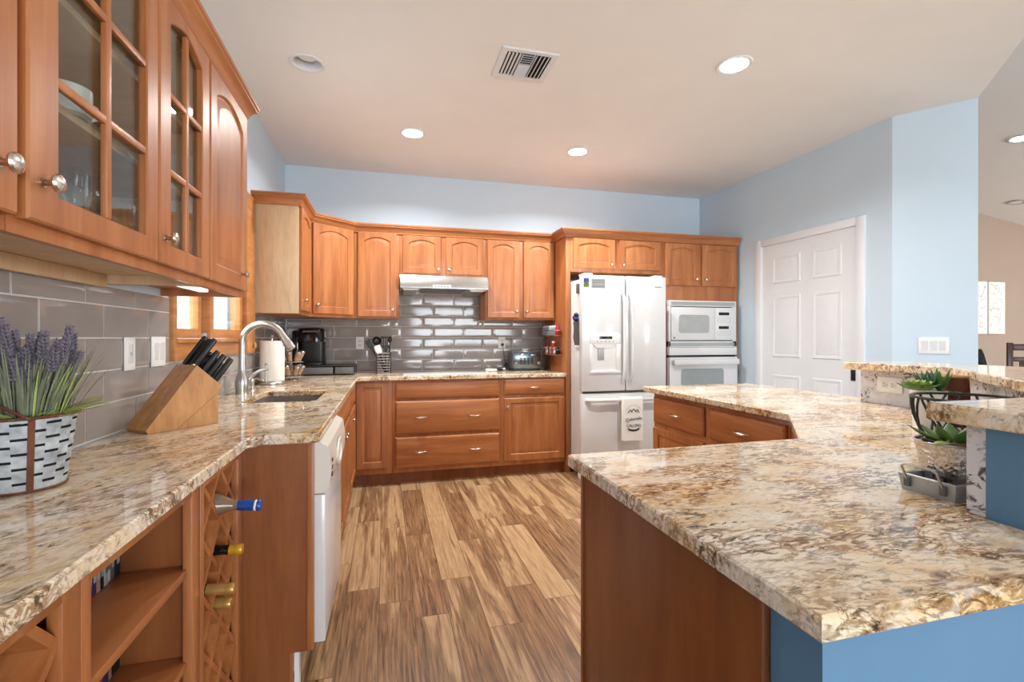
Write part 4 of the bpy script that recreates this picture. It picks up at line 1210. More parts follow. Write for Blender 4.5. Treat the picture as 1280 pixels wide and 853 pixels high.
# strap handle: a rusty band up the front side with a loop that stands above the rim
ha = math.atan2(-1.0, .62) + .12
k = MB(); hc, hs = math.cos(ha), math.sin(ha); tx, ty_ = -hs, hc
pl = [(brad(t) + .0035, t * BH) for t in (0.0, .25, .5, .75, .98)]
k.loops([[(BX + hc * r + tx * w, BY + hs * r + ty_ * w, .9155 + z), (BX + hc * r - tx * w, BY + hs * r - ty_ * w, .9155 + z), (BX + hc * (r - .003) - tx * w, BY + hs * (r - .003) - ty_ * w, .9155 + z), (BX + hc * (r - .003) + tx * w, BY + hs * (r - .003) + ty_ * w, .9155 + z)] for (r, z) in pl for w in (.0055,)])
obj('strap', k, 'rust', o)
k = MB(); hl = ha - PI / 2; pts = []
for i in range(21):
    t = PI * i / 20
    pts.append((BX + .0965 * math.cos(t) * hc + math.sin(t) * math.cos(hl) * .085, BY + .0965 * math.cos(t) * hs + math.sin(t) * math.sin(hl) * .085, .9146 + BH - .004 + .062 * math.sin(t)))
obj('bail_handle', k.tube(pts, .0048, 8, flat=.6), 'rust', o)
rng = random.Random(4)
stems = MB(); leaves = MB(); spikes = MB(); pale = MB()
def blade(mb, p0, d, ln, w, bend, seg=5):
    """a narrow leaf: tapering folded strip"""
    d = Vector(d).normalized(); sd = d.cross(Vector((0, 0, 1)))
    if sd.length < 1e-3: sd = Vector((1, 0, 0))
    sd.normalize(); out = Vector((d.x, d.y, 0)); out = out.normalized() if out.length > 1e-3 else sd.cross(d)
    ls = []; p = Vector(p0); dd = d.copy()
    for i in range(seg + 1):
        t = i / seg; ww = w * (math.sin(PI * min(1, .15 + t * .85)) ** .7) + .0004
        nn = dd.cross(sd).normalized()
        ls.append([p + sd * ww, p + nn * ww * .35, p - sd * ww, p - nn * ww * .15])
        p = p + dd * (ln / seg); dd = (dd + out * bend / seg - Vector((0, 0, bend * .8 / seg))).normalized()
    mb.loops(ls)
for i in range(330):
    a = rng.uniform(0, 2 * PI); r = .078 * math.sqrt(rng.random()); tilt = rng.uniform(.0, .42) * (r / .078) + rng.uniform(0, .12)
    d = (math.cos(a) * tilt * (.25 if math.cos(a) < 0 else 1), math.sin(a) * tilt, 1)
    blade(leaves if rng.random() < .88 else pale, (BX + r * math.cos(a), BY + r * math.sin(a), 1.05), d, rng.uniform(.08, .19), rng.uniform(.0011, .0022), rng.uniform(.02, .4))
for i in range(34):
    a = rng.uniform(-1.6, 1.0); r = .085
    d = (math.cos(a) * .9, math.sin(a) * .9, rng.uniform(.25, .8))
    p = (BX + r * .8 * math.cos(a), BY + r * .8 * math.sin(a), 1.065)
    blade(pale, p, d, rng.uniform(.06, .105), .0035, rng.uniform(.3, .8))
for i in range(26):
    a = rng.uniform(0, 2 * PI); r = .072 * math.sqrt(rng.random()); tl = rng.uniform(.0, .46)
    d = Vector((math.cos(a) * tl * (.3 if math.cos(a) < 0 else 1), math.sin(a) * tl, 1)).normalized(); ln = rng.uniform(.10, .185)
    p0 = Vector((BX + r * math.cos(a), BY + r * math.sin(a), 1.05)); p1 = p0 + d * ln
    stems.tube([p0, (p0 + p1) / 2, p1], .0013, 5)
    n = rng.randint(6, 9)
    for j in range(n):
        c = p1 + d * (j * .0078 - .010); rr = .0058 * (1 - .5 * j / n)
        for q in range(5):
            b = 2 * PI * q / 5 + j; o2 = d.orthogonal().normalized(); o3 = d.cross(o2)
            cc = c + (o2 * math.cos(b) + o3 * math.sin(b)) * rr
            spikes.lathe([(.0008, -.005), (.0034, .0), (.0022, .005), (.0006, .008)], tuple(cc), tuple(d + (o2 * math.cos(b) + o3 * math.sin(b)) * .7), 5)
obj('stems', stems, 'leaf_grey', o); obj('foliage', leaves, 'leaf_grey', o); obj('pale_foliage', pale, 'leaf_pale', o); obj('flower_spikes', spikes, 'lavender', o)

# wall plates
def plate(T, cx, cz, w, h, name, label, cat, kind, parent_group=None):
    t = T @ Matrix.Translation((cx, -.0088, cz))
    w0 = t @ Vector((0, 0, 0))
    o = thing(name, tuple(w0), label, cat)
    k = MB(t); k.box(-w / 2, w / 2, -.006, 0, -h / 2, h / 2, .0025); obj('cover_plate', k, 'white_plastic', o)
    return o, t
def duplex(o, t, xs, vertical=True):
    for x in xs:
        for s_ in (-.02, .02):
            cx, cz = (x, s_) if vertical else (x + s_, 0)
            k = MB(t); k.box(cx - .014, cx + .014, -.0085, -.0055, cz - .014, cz + .014, .003); r = obj('receptacle', k, 'white_gloss', o)
            k = MB(t)
            if vertical: k.box(cx - .007, cx - .005, -.0092, -.0086, cz - .002, cz + .007); k.box(cx + .005, cx + .007, -.0092, -.0086, cz - .002, cz + .006); k.box(cx - .002, cx + .002, -.0092, -.0086, cz - .010, cz - .006)
            else: k.box(cx - .007, cx, -.0092, -.0086, cz + .004, cz + .007); k.box(cx - .007, cx, -.0092, -.0086, cz - .007, cz - .004); k.box(cx + .006, cx + .010, -.0092, -.0086, cz - .002, cz + .002)
            obj('slots', k, 'grey_dark', r)
def rockers(o, t, xs):
    for x in xs:
        k = MB(t); k.loops([[(x - .017, -.0055, -.034), (x + .017, -.0055, -.034), (x + .017, -.0055, .034), (x - .017, -.0055, .034)],
                            [(x - .016, -.0065, -.033), (x + .016, -.0065, -.033), (x + .016, -.0105, .033), (x - .016, -.0105, .033)]])
        obj('rocker', k, 'white_gloss', o)
o, t = plate(TL, 1.998, 1.182, .072, .118, 'power_outlet', 'white rocker outlet plate on the tiles between lavender and knife block', 'outlet', 0)
k = MB(t).box(-.017, .017, -.0085, -.0055, -.034, .034, .002); r_ = obj('receptacle', k, 'white_gloss', o)
obj('button', MB(t).box(-.006, .006, -.0098, -.0086, -.006, .006, .001), 'grey_plastic', r_)
o, t = plate(TL, 2.222, 1.184, .118, .118, 'light_switch', 'white two-gang switch plate on the tiles beside the sink window', 'switch', 0); rockers(o, t, (-.023, .023))
o, t = plate(TB, -.237, 1.188, .072, .116, 'power_outlet', 'white outlet on the back tiles left of the utensil holder', 'outlet', 0); duplex(o, t, (0,))
o, t = plate(TB, 1.141, 1.188, .074, .118, 'power_outlet', 'white outlet on the back tiles with the toaster plugged in', 'outlet', 0); duplex(o, t, (0,))
TPB = frame(2.339, 0, 0, -PI / 2)
o, t = plate(TPB @ Matrix.Translation((0, .0083, 0)), -1.782, 1.012, .120, .074, 'power_outlet', 'white horizontal outlet on the granite upstand of the peninsula', 'outlet', 0); duplex(o, t, (-.024 - .0, .024), False) if False else duplex(o, t, (0,), False)
aw = math.atan2(2.30 - 2.66, 3.77 - 3.51); TSW = frame(3.51, 2.66, 0, aw)
o, t = plate(TSW @ Matrix.Translation((0, .0083, 0)), .223, 1.184, .162, .114, 'light_switch', 'white three-gang switch plate on the angled blue wall', 'switch', 0); rockers(o, t, (-.046, 0, .046))

# ================================================================ WORKTOP ITEMS, BACK
ux, uy = -.020, 4.60
o = thing('utensil_holder', (ux, uy, .914), 'black wire utensil caddy on the back worktop left of the cooktop', 'utensil holder')
hw = .062
for z in (.920, .945, .970, .995, 1.02, 1.045, 1.07, 1.098):
    k = MB(); k.tube([(ux - hw, uy - hw, z), (ux + hw, uy - hw, z), (ux + hw, uy + hw, z), (ux - hw, uy + hw, z)], .0035, 6, closed=True)
    obj('wire_ring', k, 'steel', o)
for sx_ in (-1, 1):
    for sy_ in (-1, 1): obj('corner_post', MB().box(ux + sx_ * hw - .005, ux + sx_ * hw + .005, uy + sy_ * hw - .005, uy + sy_ * hw + .005, .9143, 1.104, .001), 'dark_wire', o)
obj('bottom_plate', MB().box(ux - hw + .006, ux + hw - .006, uy - hw + .006, uy + hw - .006, .9143, .9165), 'dark_wire', o)
def utensil(name, label, base, top, head, mat='black'):
    b, t = Vector(base), Vector(top)
    u = thing(name, tuple(b), label, 'utensil')
    obj('handle', MB().tube([b, b + (t - b) * .5, t], [.006, .0055, .0045], 8), mat, u)
    return u, b, t
z0 = .9175
u, b, t = utensil('spatula', 'black narrow spatula leaning to the left in the wire caddy', (ux + .02, uy - .02, z0), (ux - .11, uy - .03, 1.15), None)
d = (t - b).normalized(); sd = Vector((d.z, 0, -d.x))
k = MB(); k.loops([[t + d * s_ + sd * w + Vector((0, q, 0)) for w, q in ((-wd, .003), (wd, .003), (wd, -.003), (-wd, -.003))] for s_, wd in ((-.02, .012), (.0, .022), (.055, .025), (.075, .020))])
obj('blade', k, 'black', u)
u, b, t = utensil('ladle', 'black ladle with round bowl in the wire caddy', (ux + .01, uy + .01, z0), (ux - .055, uy + .01, 1.165), None)
k = MB(); k.lathe([(.004, -.018), (.026, -.012), (.038, .004), (.041, .018), (.037, .018), (.024, -.006), (.003, -.012)], (ux - .062, uy - .005, 1.205), (0.1, -1, .25), 20)
obj('bowl', k, 'black', u)
u, b, t = utensil('spatula', 'white-bladed rubber spatula leaning in the wire caddy', (ux + .03, uy - .035, z0), (ux - .035, uy - .045, 1.10), None)
d = (t - b).normalized(); sd = Vector((d.z, 0, -d.x))
k = MB(); k.loops([[t + d * s_ + sd * w + Vector((0, q, 0)) for w, q in ((-wd, .004), (wd, .004), (wd, -.004), (-wd, -.004))] for s_, wd in ((-.006, .020), (.0, .028), (.062, .028), (.072, .022))])
obj('blade', k, 'white_plastic', u)
u, b, t = utensil('slotted_turner', 'black slotted turner standing upright in the wire caddy', (ux + .015, uy + .03, z0), (ux + .018, uy + .02, 1.13), None)
k = MB(); cx = ux + .018; y_ = uy + .02
for i in range(5): k.box(cx - .044 + i * .0195, cx - .034 + i * .0195, y_ - .002, y_ + .002, 1.165, 1.235)
k.loops([[(cx - .012, y_ + q, 1.125), (cx + .012, y_ + q, 1.125), (cx + .044, y_ + q, 1.165), (cx - .044, y_ + q, 1.165)] for q in (-.0022, .0022)])
k.box(cx - .044, cx + .044, y_ - .0022, y_ + .0022, 1.235, 1.25, .001)
obj('blade', k, 'black', u)
u, b, t = utensil('serving_spoon', 'black serving spoon at the right side of the wire caddy', (ux + .04, uy - .02, z0), (ux + .056, uy - .02, 1.19), None)
obj('bowl', MB().lathe([(.002, -.035), (.013, -.02), (.017, .0), (.012, .024), (.002, .034)], (ux + .058, uy - .02, 1.22), (.06, 0, 1), 12), 'black', u)

# white and black small things by the cooktop
one('kitchen_gadget', MB(frame(.985, 4.56, .9142, R(-32))).box(-.055, .055, -.021, .021, 0.0005, .026, .010), 'white_plastic', 'small white oblong gadget lying beside the cooktop', 'gadget')
o = thing('salt_grinder', (1.10, 4.60, .914), 'small black and silver grinder lying left of the toaster', 'grinder')
obj('body', MB().lathe([(.015, 0), (.017, .004), (.017, .045), (.014, .05)], (1.055, 4.61, .9322), (.98, -.2, 0), 16), 'black', o)
obj('cap', MB().lathe([(.014, .0505), (.0165, .053), (.0165, .078), (.012, .082)], (1.055, 4.61, .9322), (.98, -.2, 0), 16), 'steel', o)

# toaster
tx0, tx1, tya, tyb = 1.195, 1.485, 4.535, 4.735
o = thing('toaster', (1.34, 4.63, .914), 'four-slot steel and black toaster plugged in at the right end of the back worktop', 'toaster')
k = MB(); k.loops([[(tx0, y, z) for y, z in rrect(tya + .006, tyb, .936, 1.108, .022)], [(tx1, y, z) for y, z in rrect(tya + .006, tyb, .936, 1.108, .022)]])
obj('shell', k, 'grey_dark', o)
obj('front_panel', MB().box(tx0 + .006, tx1 - .004, tya, tya + .008, .938, 1.106, .004), 'smoked', o)
obj('base', MB().box(tx0 + .004, tx1 - .004, tya + .004, tyb - .004, .9143, .9355, .004), 'black', o)
for x in (1.245, 1.405):
    k = MB()
    for q in (.03, .08, .13): k.box(x - .03 + 0, x + .075 - 0, tya + q + .01, tya + q + .032, 1.1075, 1.1095)
    obj('slots', k, 'black', o)
for x in (1.285, 1.395):
    obj('lever', MB().box(x - .024, x + .024, tya - .018, tya - .0005, 1.062, 1.076, .004), 'chrome', o)
for i, x in enumerate((1.275, 1.312, 1.348, 1.388)):
    k = MB()
    for z in (.985, 1.002, 1.019, 1.036): k.box(x - .011, x + .011, tya - .004, tya - .0002, z - .006, z + .006, .001)
    obj('button', k, 'black', o)
for x in (1.225, 1.455):
    obj('dial', MB().lathe([(.015, 0), (.015, .008), (.012, .012)], (x, tya - .0003, .992), (0, -1, 0), 18), 'chrome', o)
CORD = []
CORD.append(MB().box(1.128, 1.155, YB - .048, YB - .0185, 1.156, 1.182, .005))
k = MB(); pts = [(1.142, YB - .045, 1.160), (1.146, YB - .05, 1.12), (1.158, YB - .045, 1.05), (1.170, YB - .05, .985), (1.172, YB - .06, .945)]
for i in range(26):
    a = i * .75; pts.append((1.172 + .016 * math.sin(a), YB - .062 - .004 * math.cos(a * .5), .958 + .022 * math.cos(a)))
pts += [(1.20, YB - .058, .935), (1.215, YB - .056, .96)]
o = obj('power_cord', k.tube(pts, .0035, 6), 'black', o)
obj('plug', CORD[0], 'black', o)

# spice shelves on the refrigerator panel
rng = random.Random(11)
for z, lab in ((1.262, 'upper'), (1.080, 'lower')):
    o = thing('spice_shelf', (1.56, 4.45, z), lab + ' clear spice shelf fixed to the side of the refrigerator panel', 'shelf')
    obj('tray', MB().box(1.515, 1.5985, 4.24, 4.70, z - .008, z, .002), 'wood_dark', o)
    k = MB(); k.tube([(1.598, 4.245, z + .045), (1.517, 4.245, z + .045), (1.517, 4.695, z + .045), (1.598, 4.695, z + .045)], .003, 6)
    obj('guard_rail', k, 'chrome', o)
    y = 4.275; n = 0
    while y < 4.685:
        if lab == 'upper': r, h, lm = .021, .095, ('red' if n == 0 else 'white_plastic'); bm_ = 'red' if n == 0 else 'label_blue'
        else:
            r, h = (.026, .085) if n % 2 else (.022, .07)
            lm = ('black', 'red', 'white_plastic', 'red')[n % 4]; bm_ = ('black', 'label_blue', 'red', 'spice')[n % 4]
            if n == 2: h = .13
        nm = ('red-bodied spice jar nearest the front on the upper shelf' if n == 0 else 'white-lidded spice jar on the upper spice shelf') if lab == 'upper' else \
             ('black-bodied spice jar on the lower spice shelf', 'pale spice jar with red lid on the lower spice shelf', 'red spice bottle on the lower spice shelf', 'beige spice jar with red lid on the lower spice shelf')[n % 4]
        j = thing('spice_jar', (1.556, y, z), nm, 'spice jar', 'jars on the ' + lab + ' spice shelf')
        obj('jar', MB().lathe([(r * .9, .0005), (r, .004), (r, h * .75), (r * .75, h * .82)], (1.556, y, z), seg=14), bm_, j)
        obj('lid', MB().lathe([(r * .72, h * .825), (r * .74, h * .85), (r * .74, h * .95), (r * .68, h * .97)], (1.556, y, z), seg=14), lm, j)
        if lab == 'lower' and n % 4 == 0:
            obj('label_dot', MB().lathe([(.014, 0), (.014, .001)], (1.556 - r - .0002, y - .0, z + h * .4), (-.8, -.6, 0), 12), 'white_plastic', j)
        y += r * 2 + .006; n += 1

# ================================================================ CEILING FIXTURES
def can(x, y, on, label, z=ZC, tilt=None):
    o = thing('recessed_light', (x, y, z), label, 'ceiling light', 'recessed kitchen lights' if z == ZC else None)
    obj('trim_ring', MB().lathe([(.098, -.0005), (.098, -.005), (.094, -.008), (.078, -.006), (.074, -.0005)], (x, y, z), seg=36, caps=False), 'white_paint', o)
    if on:
        obj('lens', MB().lathe([(.0735, -.0035), (.0735, -.005), (.05, -.009), (.001, -.010)], (x, y, z), seg=32), 'lamp_on', o)
    else:
        obj('reflector', MB().lathe([(.0735, -.001), (.068, .04), (.056, .085), (.001, .086)], (x, y, z), seg=32, caps=False), 'white_paint', o)
        obj('bulb', MB().lathe([(.02, .082), (.045, .055), (.05, .035), (.04, .03), (.001, .03)], (x, y, z), seg=24, caps=False), 'ceramic', o)
    return o
LAMP = dict(power=25, col=(1.0, .98, .96))
for (x, y, lab) in ((.201, 3.803, 'lit recessed ceiling light nearest the range hood, left one'), (1.575, 3.827, 'lit recessed ceiling light in front of the refrigerator'), (1.952, 2.38, 'lit recessed ceiling light over the peninsula')):
    can(x, y, True, lab)
    area_light('lamp_in_can', (x, y, ZC - .014), (0, 0, 0), .14, .14, LAMP['power'], LAMP['col'], 'DISK', 150)
can(-.438, 2.987, False, 'unlit recessed ceiling light over the sink')

# supply register
VX0, VX1, VY0, VY1 = .612, .940, 2.535, 2.842
o = thing('ceiling_vent', ((VX0 + VX1) / 2, (VY0 + VY1) / 2, ZC), 'white square air register with louvres in the ceiling', 'vent')
k = MB(); z1 = ZC - .0005
k.loops([[(VX0 + i, VY0 + i, z), (VX1 - i, VY0 + i, z), (VX1 - i, VY1 - i, z), (VX0 + i, VY1 - i, z)] for i, z in ((0, z1), (0, z1 - .004), (.006, z1 - .009), (.036, z1 - .006), (.036, z1))], False, False)
obj('frame', k, 'white_paint', o)
obj('duct_shade', MB().box(VX0 + .036, VX1 - .036, VY0 + .036, VY1 - .036, z1 - .0012, z1 - .0002), 'void', o)  # flat near-black sheet, the dark inside of the vent painted as colour
ia, ib, ja, jb = VX0 + .040, VX1 - .040, VY0 + .040, VY1 - .040
k = MB()
def louvre_y(x, tilt, w=.017):     # long side along y
    k.loops([[(x - w / 2 * math.cos(tilt), y, z1 - .007 - w / 2 * math.sin(tilt)), (x + w / 2 * math.cos(tilt), y, z1 - .007 + w / 2 * math.sin(tilt) * .6), (x + w / 2 * math.cos(tilt), y, z1 - .0055 + w / 2 * math.sin(tilt) * .6), (x - w / 2 * math.cos(tilt), y, z1 - .0055 - w / 2 * math.sin(tilt))] for y in (ja, jb)])
for i in range(4): louvre_y(ia + .010 + i * .021, R(-50), .013)
for i in range(4): louvre_y(ib - .012 - i * .023, R(50), .020)
obj('louvre', k, 'white_paint', o)
k = MB()
ca_, cb_ = ia + .088, ib - .094
for i in range(11):
    y = ja + .010 + i * (jb - ja - .02) / 10; t = R(52 if i < 5 else -52); w = .014
    k.loops([[(x, y - w / 2 * math.cos(t), z1 - .007 - w / 2 * math.sin(t)), (x, y + w / 2 * math.cos(t), z1 - .007 + w / 2 * math.sin(t)), (x, y + w / 2 * math.cos(t), z1 - .0058 + w / 2 * math.sin(t)), (x, y - w / 2 * math.cos(t), z1 - .0058 - w / 2 * math.sin(t))] for x in (ca_, cb_)])
k.box(ca_ - .003, ca_, ja, jb, z1 - .010, z1 - .001); k.box(cb_, cb_ + .003, ja, jb, z1 - .010, z1 - .001)
obj('center_louvre', k, 'white_paint', o)
# two recessed lights on the vaulted ceiling
for (px_, py_, on, lab) in ((7.1, 3.93, True, 'recessed light high on the vaulted living room ceiling, upper one at the right edge'), (9.2, 5.13, False, 'recessed light low on the vaulted living room ceiling near the tan wall')):
    z = vault(px_) - .002
    o = thing('recessed_light', (px_, py_, z), lab, 'ceiling light')
    T_ = Matrix.Translation((px_, py_, z)) @ Matrix.Rotation(math.atan(.125), 4, 'Y')
    obj('trim_ring', MB(T_).lathe([(.105, -.002), (.105, -.008), (.098, -.012), (.08, -.009), (.074, -.002)], seg=32, caps=False), 'grey_plastic', o)
    obj('lens', MB(T_).lathe([(.0735, -.004), (.0735, -.007), (.05, -.011), (.001, -.012)], seg=28), 'lamp_on' if on else 'white_plastic', o)

# ================================================================ PENINSULA ITEMS
ZP = .9143
# galvanised tray
o = thing('metal_tray', (1.19, .747, .914), 'galvanised rectangular tray with wire handle at the base of the bar wall', 'tray')
TX0, TX1, TY0, TY1 = 1.074, 1.335, .692, .800
k = MB(); rr = lambda i, z: [(TX0 + i, TY0 + i, z), (TX1 - i, TY0 + i, z), (TX1 - i, TY1 - i, z), (TX0 + i, TY1 - i, z)]
k.loops([rr(.004, ZP), rr(-.001, ZP + .034), rr(.002, ZP + .036), rr(.005, ZP + .034), rr(.008, ZP + .003)]); obj('tray', k, 'galv', o)
k = MB(); k.tube([(TX0 - .003, TY0 + .020, ZP + .022), (TX0 - .02, TY0 + .020, ZP + .055), (TX0 - .022, TY0 + .028, ZP + .060), (TX0 - .022, TY1 - .028, ZP + .060), (TX0 - .02, TY1 - .020, ZP + .055), (TX0 - .003, TY1 - .020, ZP + .022)], .0024, 8)
obj('handle', k, 'steel', o)
k = MB()
for y in (TY0 + .020, TY1 - .020): k.box(TX0 - .007, TX0 + .001, y - .006, y + .006, ZP + .010, ZP + .030, .002)
obj('handle_bracket', k, 'grey_dark', o)
rng = random.Random(3)
k = MB()
for i in range(150):
    x = rng.uniform(TX0 + .016, TX1 - .016); y = rng.uniform(TY0 + .016, TY1 - .016)
    if (x - 1.170) ** 2 + (y - .752) ** 2 < .058 ** 2: continue
    s_ = rng.uniform(.005, .008); k.lathe([(.001, -s_ * .7), (s_, 0), (.001, s_ * .7)], (x, y, ZP + .014 + rng.uniform(0, .012)), (rng.uniform(-.4, .4), rng.uniform(-.4, .4), 1), 7)
tag(obj('pebbles', k, 'pebble'), 'dark pebbles spread in the galvanised tray', 'pebbles', kind='stuff')
# hammered pot
PX, PY = 1.170, .752
o = thing('succulent_plant', (PX, PY, .92), 'green succulent in a hammered silver pot standing in the tray', 'plant')
k = MB(); NA, NZ = 72, 22; vs = []; fs = []
for j in range(NZ + 1):
    z = j / NZ; r0 = .053 + .017 * z
    for i in range(NA):
        a = 2 * PI * i / NA
        d_ = .0013 * math.cos(i * PI / 1.5 + (j % 4 // 2) * PI) * math.cos(j * PI / 2 + .0) if 1 < j < NZ - 1 else 0
        vs.append((PX + (r0 + d_) * math.cos(a), PY + (r0 + d_) * math.sin(a), ZP + .005 + .098 * z))
for j in range(NZ):
    for i in range(NA): n_ = (i + 1) % NA; fs.append((j * NA + i, j * NA + n_, (j + 1) * NA + n_, (j + 1) * NA + i))
fs.append(tuple(reversed(range(NA)))); k.add(vs, fs)
obj('pot', k, 'hammered', o, sharp=60)
k = MB(); k.tube([(PX + .0705 * math.cos(a * PI / 24), PY + .0705 * math.sin(a * PI / 24), ZP + .1035) for a in range(48)], .0022, 8, closed=True); obj('rim', k, 'steel', o)
obj('bark', MB().lathe([(.067, .09), (.04, .098), (.001, .102)], (PX, PY, ZP), seg=24, caps=False), 'soil', o)
def fat_leaf(mb, p, d, ln, w, th=.35, curl=.3):
    d = Vector(d).normalized(); sd = d.cross(Vector((0, 0, 1)))
    if sd.length < .05: sd = Vector((1, 0, 0))
    sd.normalize(); q = Vector(p); ls = []; dd = d.copy(); n = 6
    prof = [.25, .62, .92, 1.0, .82, .45, .05]
    for i in range(n + 1):
        ww = w * prof[i]; nn = sd.cross(dd).normalized()
        ls.append([q + sd * ww * math.cos(a * PI / 4) + nn * ww * th * math.sin(a * PI / 4) for a in range(8)])
        q = q + dd * ln / n; dd = (dd + Vector((0, 0, curl / n))).normalized()
    mb.loops(ls)
g1, g2, g3 = MB(), MB(), MB()
rng = random.Random(8)
for (a, el, ln, w, m_) in ((2.6, .35, .085, .016, 0), (3.3, .25, .07, .015, 1), (4.0, .7, .065, .017, 0), (4.7, .5, .06, .016, 0), (5.4, .9, .06, .017, 0), (1.9, .55, .06, .015, 0), (.8, .6, .06, .016, 0), (.1, .8, .055, .015, 0), (3.0, 1.1, .055, .016, 0), (4.4, 1.2, .06, .015, 0), (2.2, .15, .055, .012, 1), (3.7, .1, .05, .012, 1), (4.9, .12, .055, .012, 1)):
    fat_leaf(g2 if m_ else g1, (PX + .014 * math.cos(a), PY + .014 * math.sin(a), ZP + .098), (math.cos(a), math.sin(a), el), ln, w, .3, .4 if not m_ else -.3)
obj('leaves', g1, 'leaf', o); obj('pale_leaves', g2, 'leaf_pale', o)
k = MB()
for i in range(40):
    a = rng.uniform(0, 2 * PI); r = .055 * math.sqrt(rng.random()); b = rng.uniform(0, PI)
    k.tube([(PX + r * math.cos(a) - .010 * math.cos(b), PY + r * math.sin(a) - .010 * math.sin(b), ZP + .102), (PX + r * math.cos(a) + .010 * math.cos(b), PY + r * math.sin(a) + .010 * math.sin(b), ZP + .105 + rng.uniform(0, .006))], .0025, 5)
obj('bark_chips', k, 'spice', o)
k = MB()
for i in range(6):
    a = i * PI / 3; fat_leaf(k, (PX + .045, PY + .0, ZP + .135), (math.cos(a), math.sin(a), .4), .018, .007, .3, .3)
k.tube([(PX + .03, PY, ZP + .10), (PX + .045, PY, ZP + .136)], .002, 6)
obj('red_flower', k, 'red', o)
# wire basket
WX, WYY = 1.550, .966
o = thing('wire_basket', (WX, WYY, .914), 'open dark wire bowl behind the hammered pot', 'basket')
k = MB(); rt, rb, hz = .125, .080, .158
k.tube([(WX + rt * math.cos(a * PI / 24), WYY + rt * math.sin(a * PI / 24), ZP + hz) for a in range(48)], .004, 8, closed=True)
obj('rim', k, 'dark_wire', o)
k = MB(); k.tube([(WX + rb * math.cos(a * PI / 20), WYY + rb * math.sin(a * PI / 20), ZP + .004) for a in range(40)], .004, 8, closed=True)
obj('foot_ring', k, 'dark_wire', o)
k = MB()
for i in range(11):
    for sg in (1, -1):
        a0 = 2 * PI * i / 11; a1 = a0 + sg * (.75 if i % 2 else .45); pts = []
        for j in range(7):
            t = j / 6; r = rb + (rt - rb) * math.sin(t * PI / 2) ; a = a0 + (a1 - a0) * t
            pts.append((WX + r * math.cos(a), WYY + r * math.sin(a), ZP + .005 + (hz - .006) * t))
        k.tube(pts, .0032, 6)
obj('wire_weave', k, 'dark_wire', o)
# white planter with rosette and aloe
QX, QY = 1.905, 1.315
o = thing('succulent_planter', (QX, QY, .914), 'square white planter with pale rosette and spiky succulents by the upstand', 'plant')
TQ = frame(QX, QY, 0, R(-40))
k = MB(TQ)
k.loops([[(x * s_, y * s_, z) for x, y in rrect(-.045, .045, -.045, .045, .008)] for s_, z in ((.82, ZP), (1.0, ZP + .13), (1.02, ZP + .135), (.94, ZP + .135), (.90, ZP + .115))])
obj('planter', k, 'ceramic', o)
g1, g2, g3 = MB(), MB(), MB(); rng = random.Random(5)
rc = TQ @ Vector((-.035, -.02, ZP + .135))
for ring, (n, ln, w, el) in enumerate(((5, .022, .010, 1.6), (7, .038, .015, .9), (9, .056, .019, .45), (11, .070, .021, .18))):
    for i in range(n):
        a = 2 * PI * i / n + ring * .5
        fat_leaf(g2 if ring < 3 else g1, tuple(rc + Vector((0, 0, .012 - ring * .004))), (math.cos(a), math.sin(a), el), ln, w, .22, .5)
ac = TQ @ Vector((.035, .015, ZP + .13))
for i in range(15):
    a = 2 * PI * i / 15 * 2.4; el = 1.0 + .1 * i
    fat_leaf(g1 if i % 3 else g3, tuple(ac), (math.cos(a), math.sin(a), el), .065 + .028 * (i % 4) / 3, .010, .4, .3)
for i in range(8):
    a = 2 * PI * i / 8; fat_leaf(g3, tuple(ac + Vector((-.03, .03, 0))), (math.cos(a) * .5, math.sin(a) * .5, 1), .085, .006, .4, -.2)
for i in range(10):
    a = 2 * PI * i / 10 + .3; fat_leaf(g1, tuple(ac + Vector((0, -.02, -.005))), (math.cos(a), math.sin(a), .1), .058, .017, .25, -.1)
obj('leaves', g1, 'leaf', o); obj('rosette', g2, 'leaf_pale', o); obj('blue_leaves', g3, 'leaf_blue', o)
o = thing('woven_jar', (2.035, 1.318, .914), 'brown woven jar standing against the granite upstand behind the succulents', 'jar')
k = MB(); NA = 36; rows = []
for j in range(17):
    z = j / 16; r = .040 + .004 * math.sin(z * PI)
    rows.append([(2.035 + (r + .0022 * math.cos(i * PI + j * PI)) * math.cos(2 * PI * i / NA), 1.318 + (r + .0022 * math.cos(i * PI + j * PI)) * math.sin(2 * PI * i / NA), ZP + .18 * z) for i in range(NA)])
k.loops(rows); obj('body', k, 'rust', o, sharp=70)
k = MB(); k.tube([(2.035 + .040 * math.cos(a * PI / 16), 1.318 + .040 * math.sin(a * PI / 16), ZP + .181) for a in range(32)], .005, 7, closed=True); obj('rim', k, 'bamboo', o)

# ================================================================ WINE BOTTLES
def bottle(y, z, tip, label, glass_, cap, r=.033, drop=.035, caplen=.062, band=None):
    base = Vector((tip - .31, y, z + drop)); top = Vector((tip, y, z)); ax = (top - base).normalized(); L = (top - base).length
    o = thing('wine_bottle', tuple(base), label, 'wine bottle')
    obj('glass', MB().lathe([(r * .6, 0), (r * .95, .003), (r, .010), (r, .185), (r * .85, .205), (.0155, .235), (.0138, .245), (.0138, L - caplen)], tuple(base), ax, 24), glass_, o)
    obj('capsule', MB().lathe([(.0146, L - caplen + .0002), (.0150, L - .022), (.0150, L - .0215), (.0156, L - .02), (.0156, L - .002), (.0145, L), (.001, L)], tuple(base), ax, 20, ), cap, o)
    if band: obj('band', MB().lathe([(.0158, L - .018), (.0160, L - .0175), (.0160, L - .0125), (.0158, L - .012)], tuple(base), ax, 20, caps=False), band, o)
    return o
bottle(1.572, .742, -.357, 'wine bottle with blue capsule sticking out highest from the narrow rack', 'bottle_grey', 'blue_foil', band='white_plastic', drop=.03)
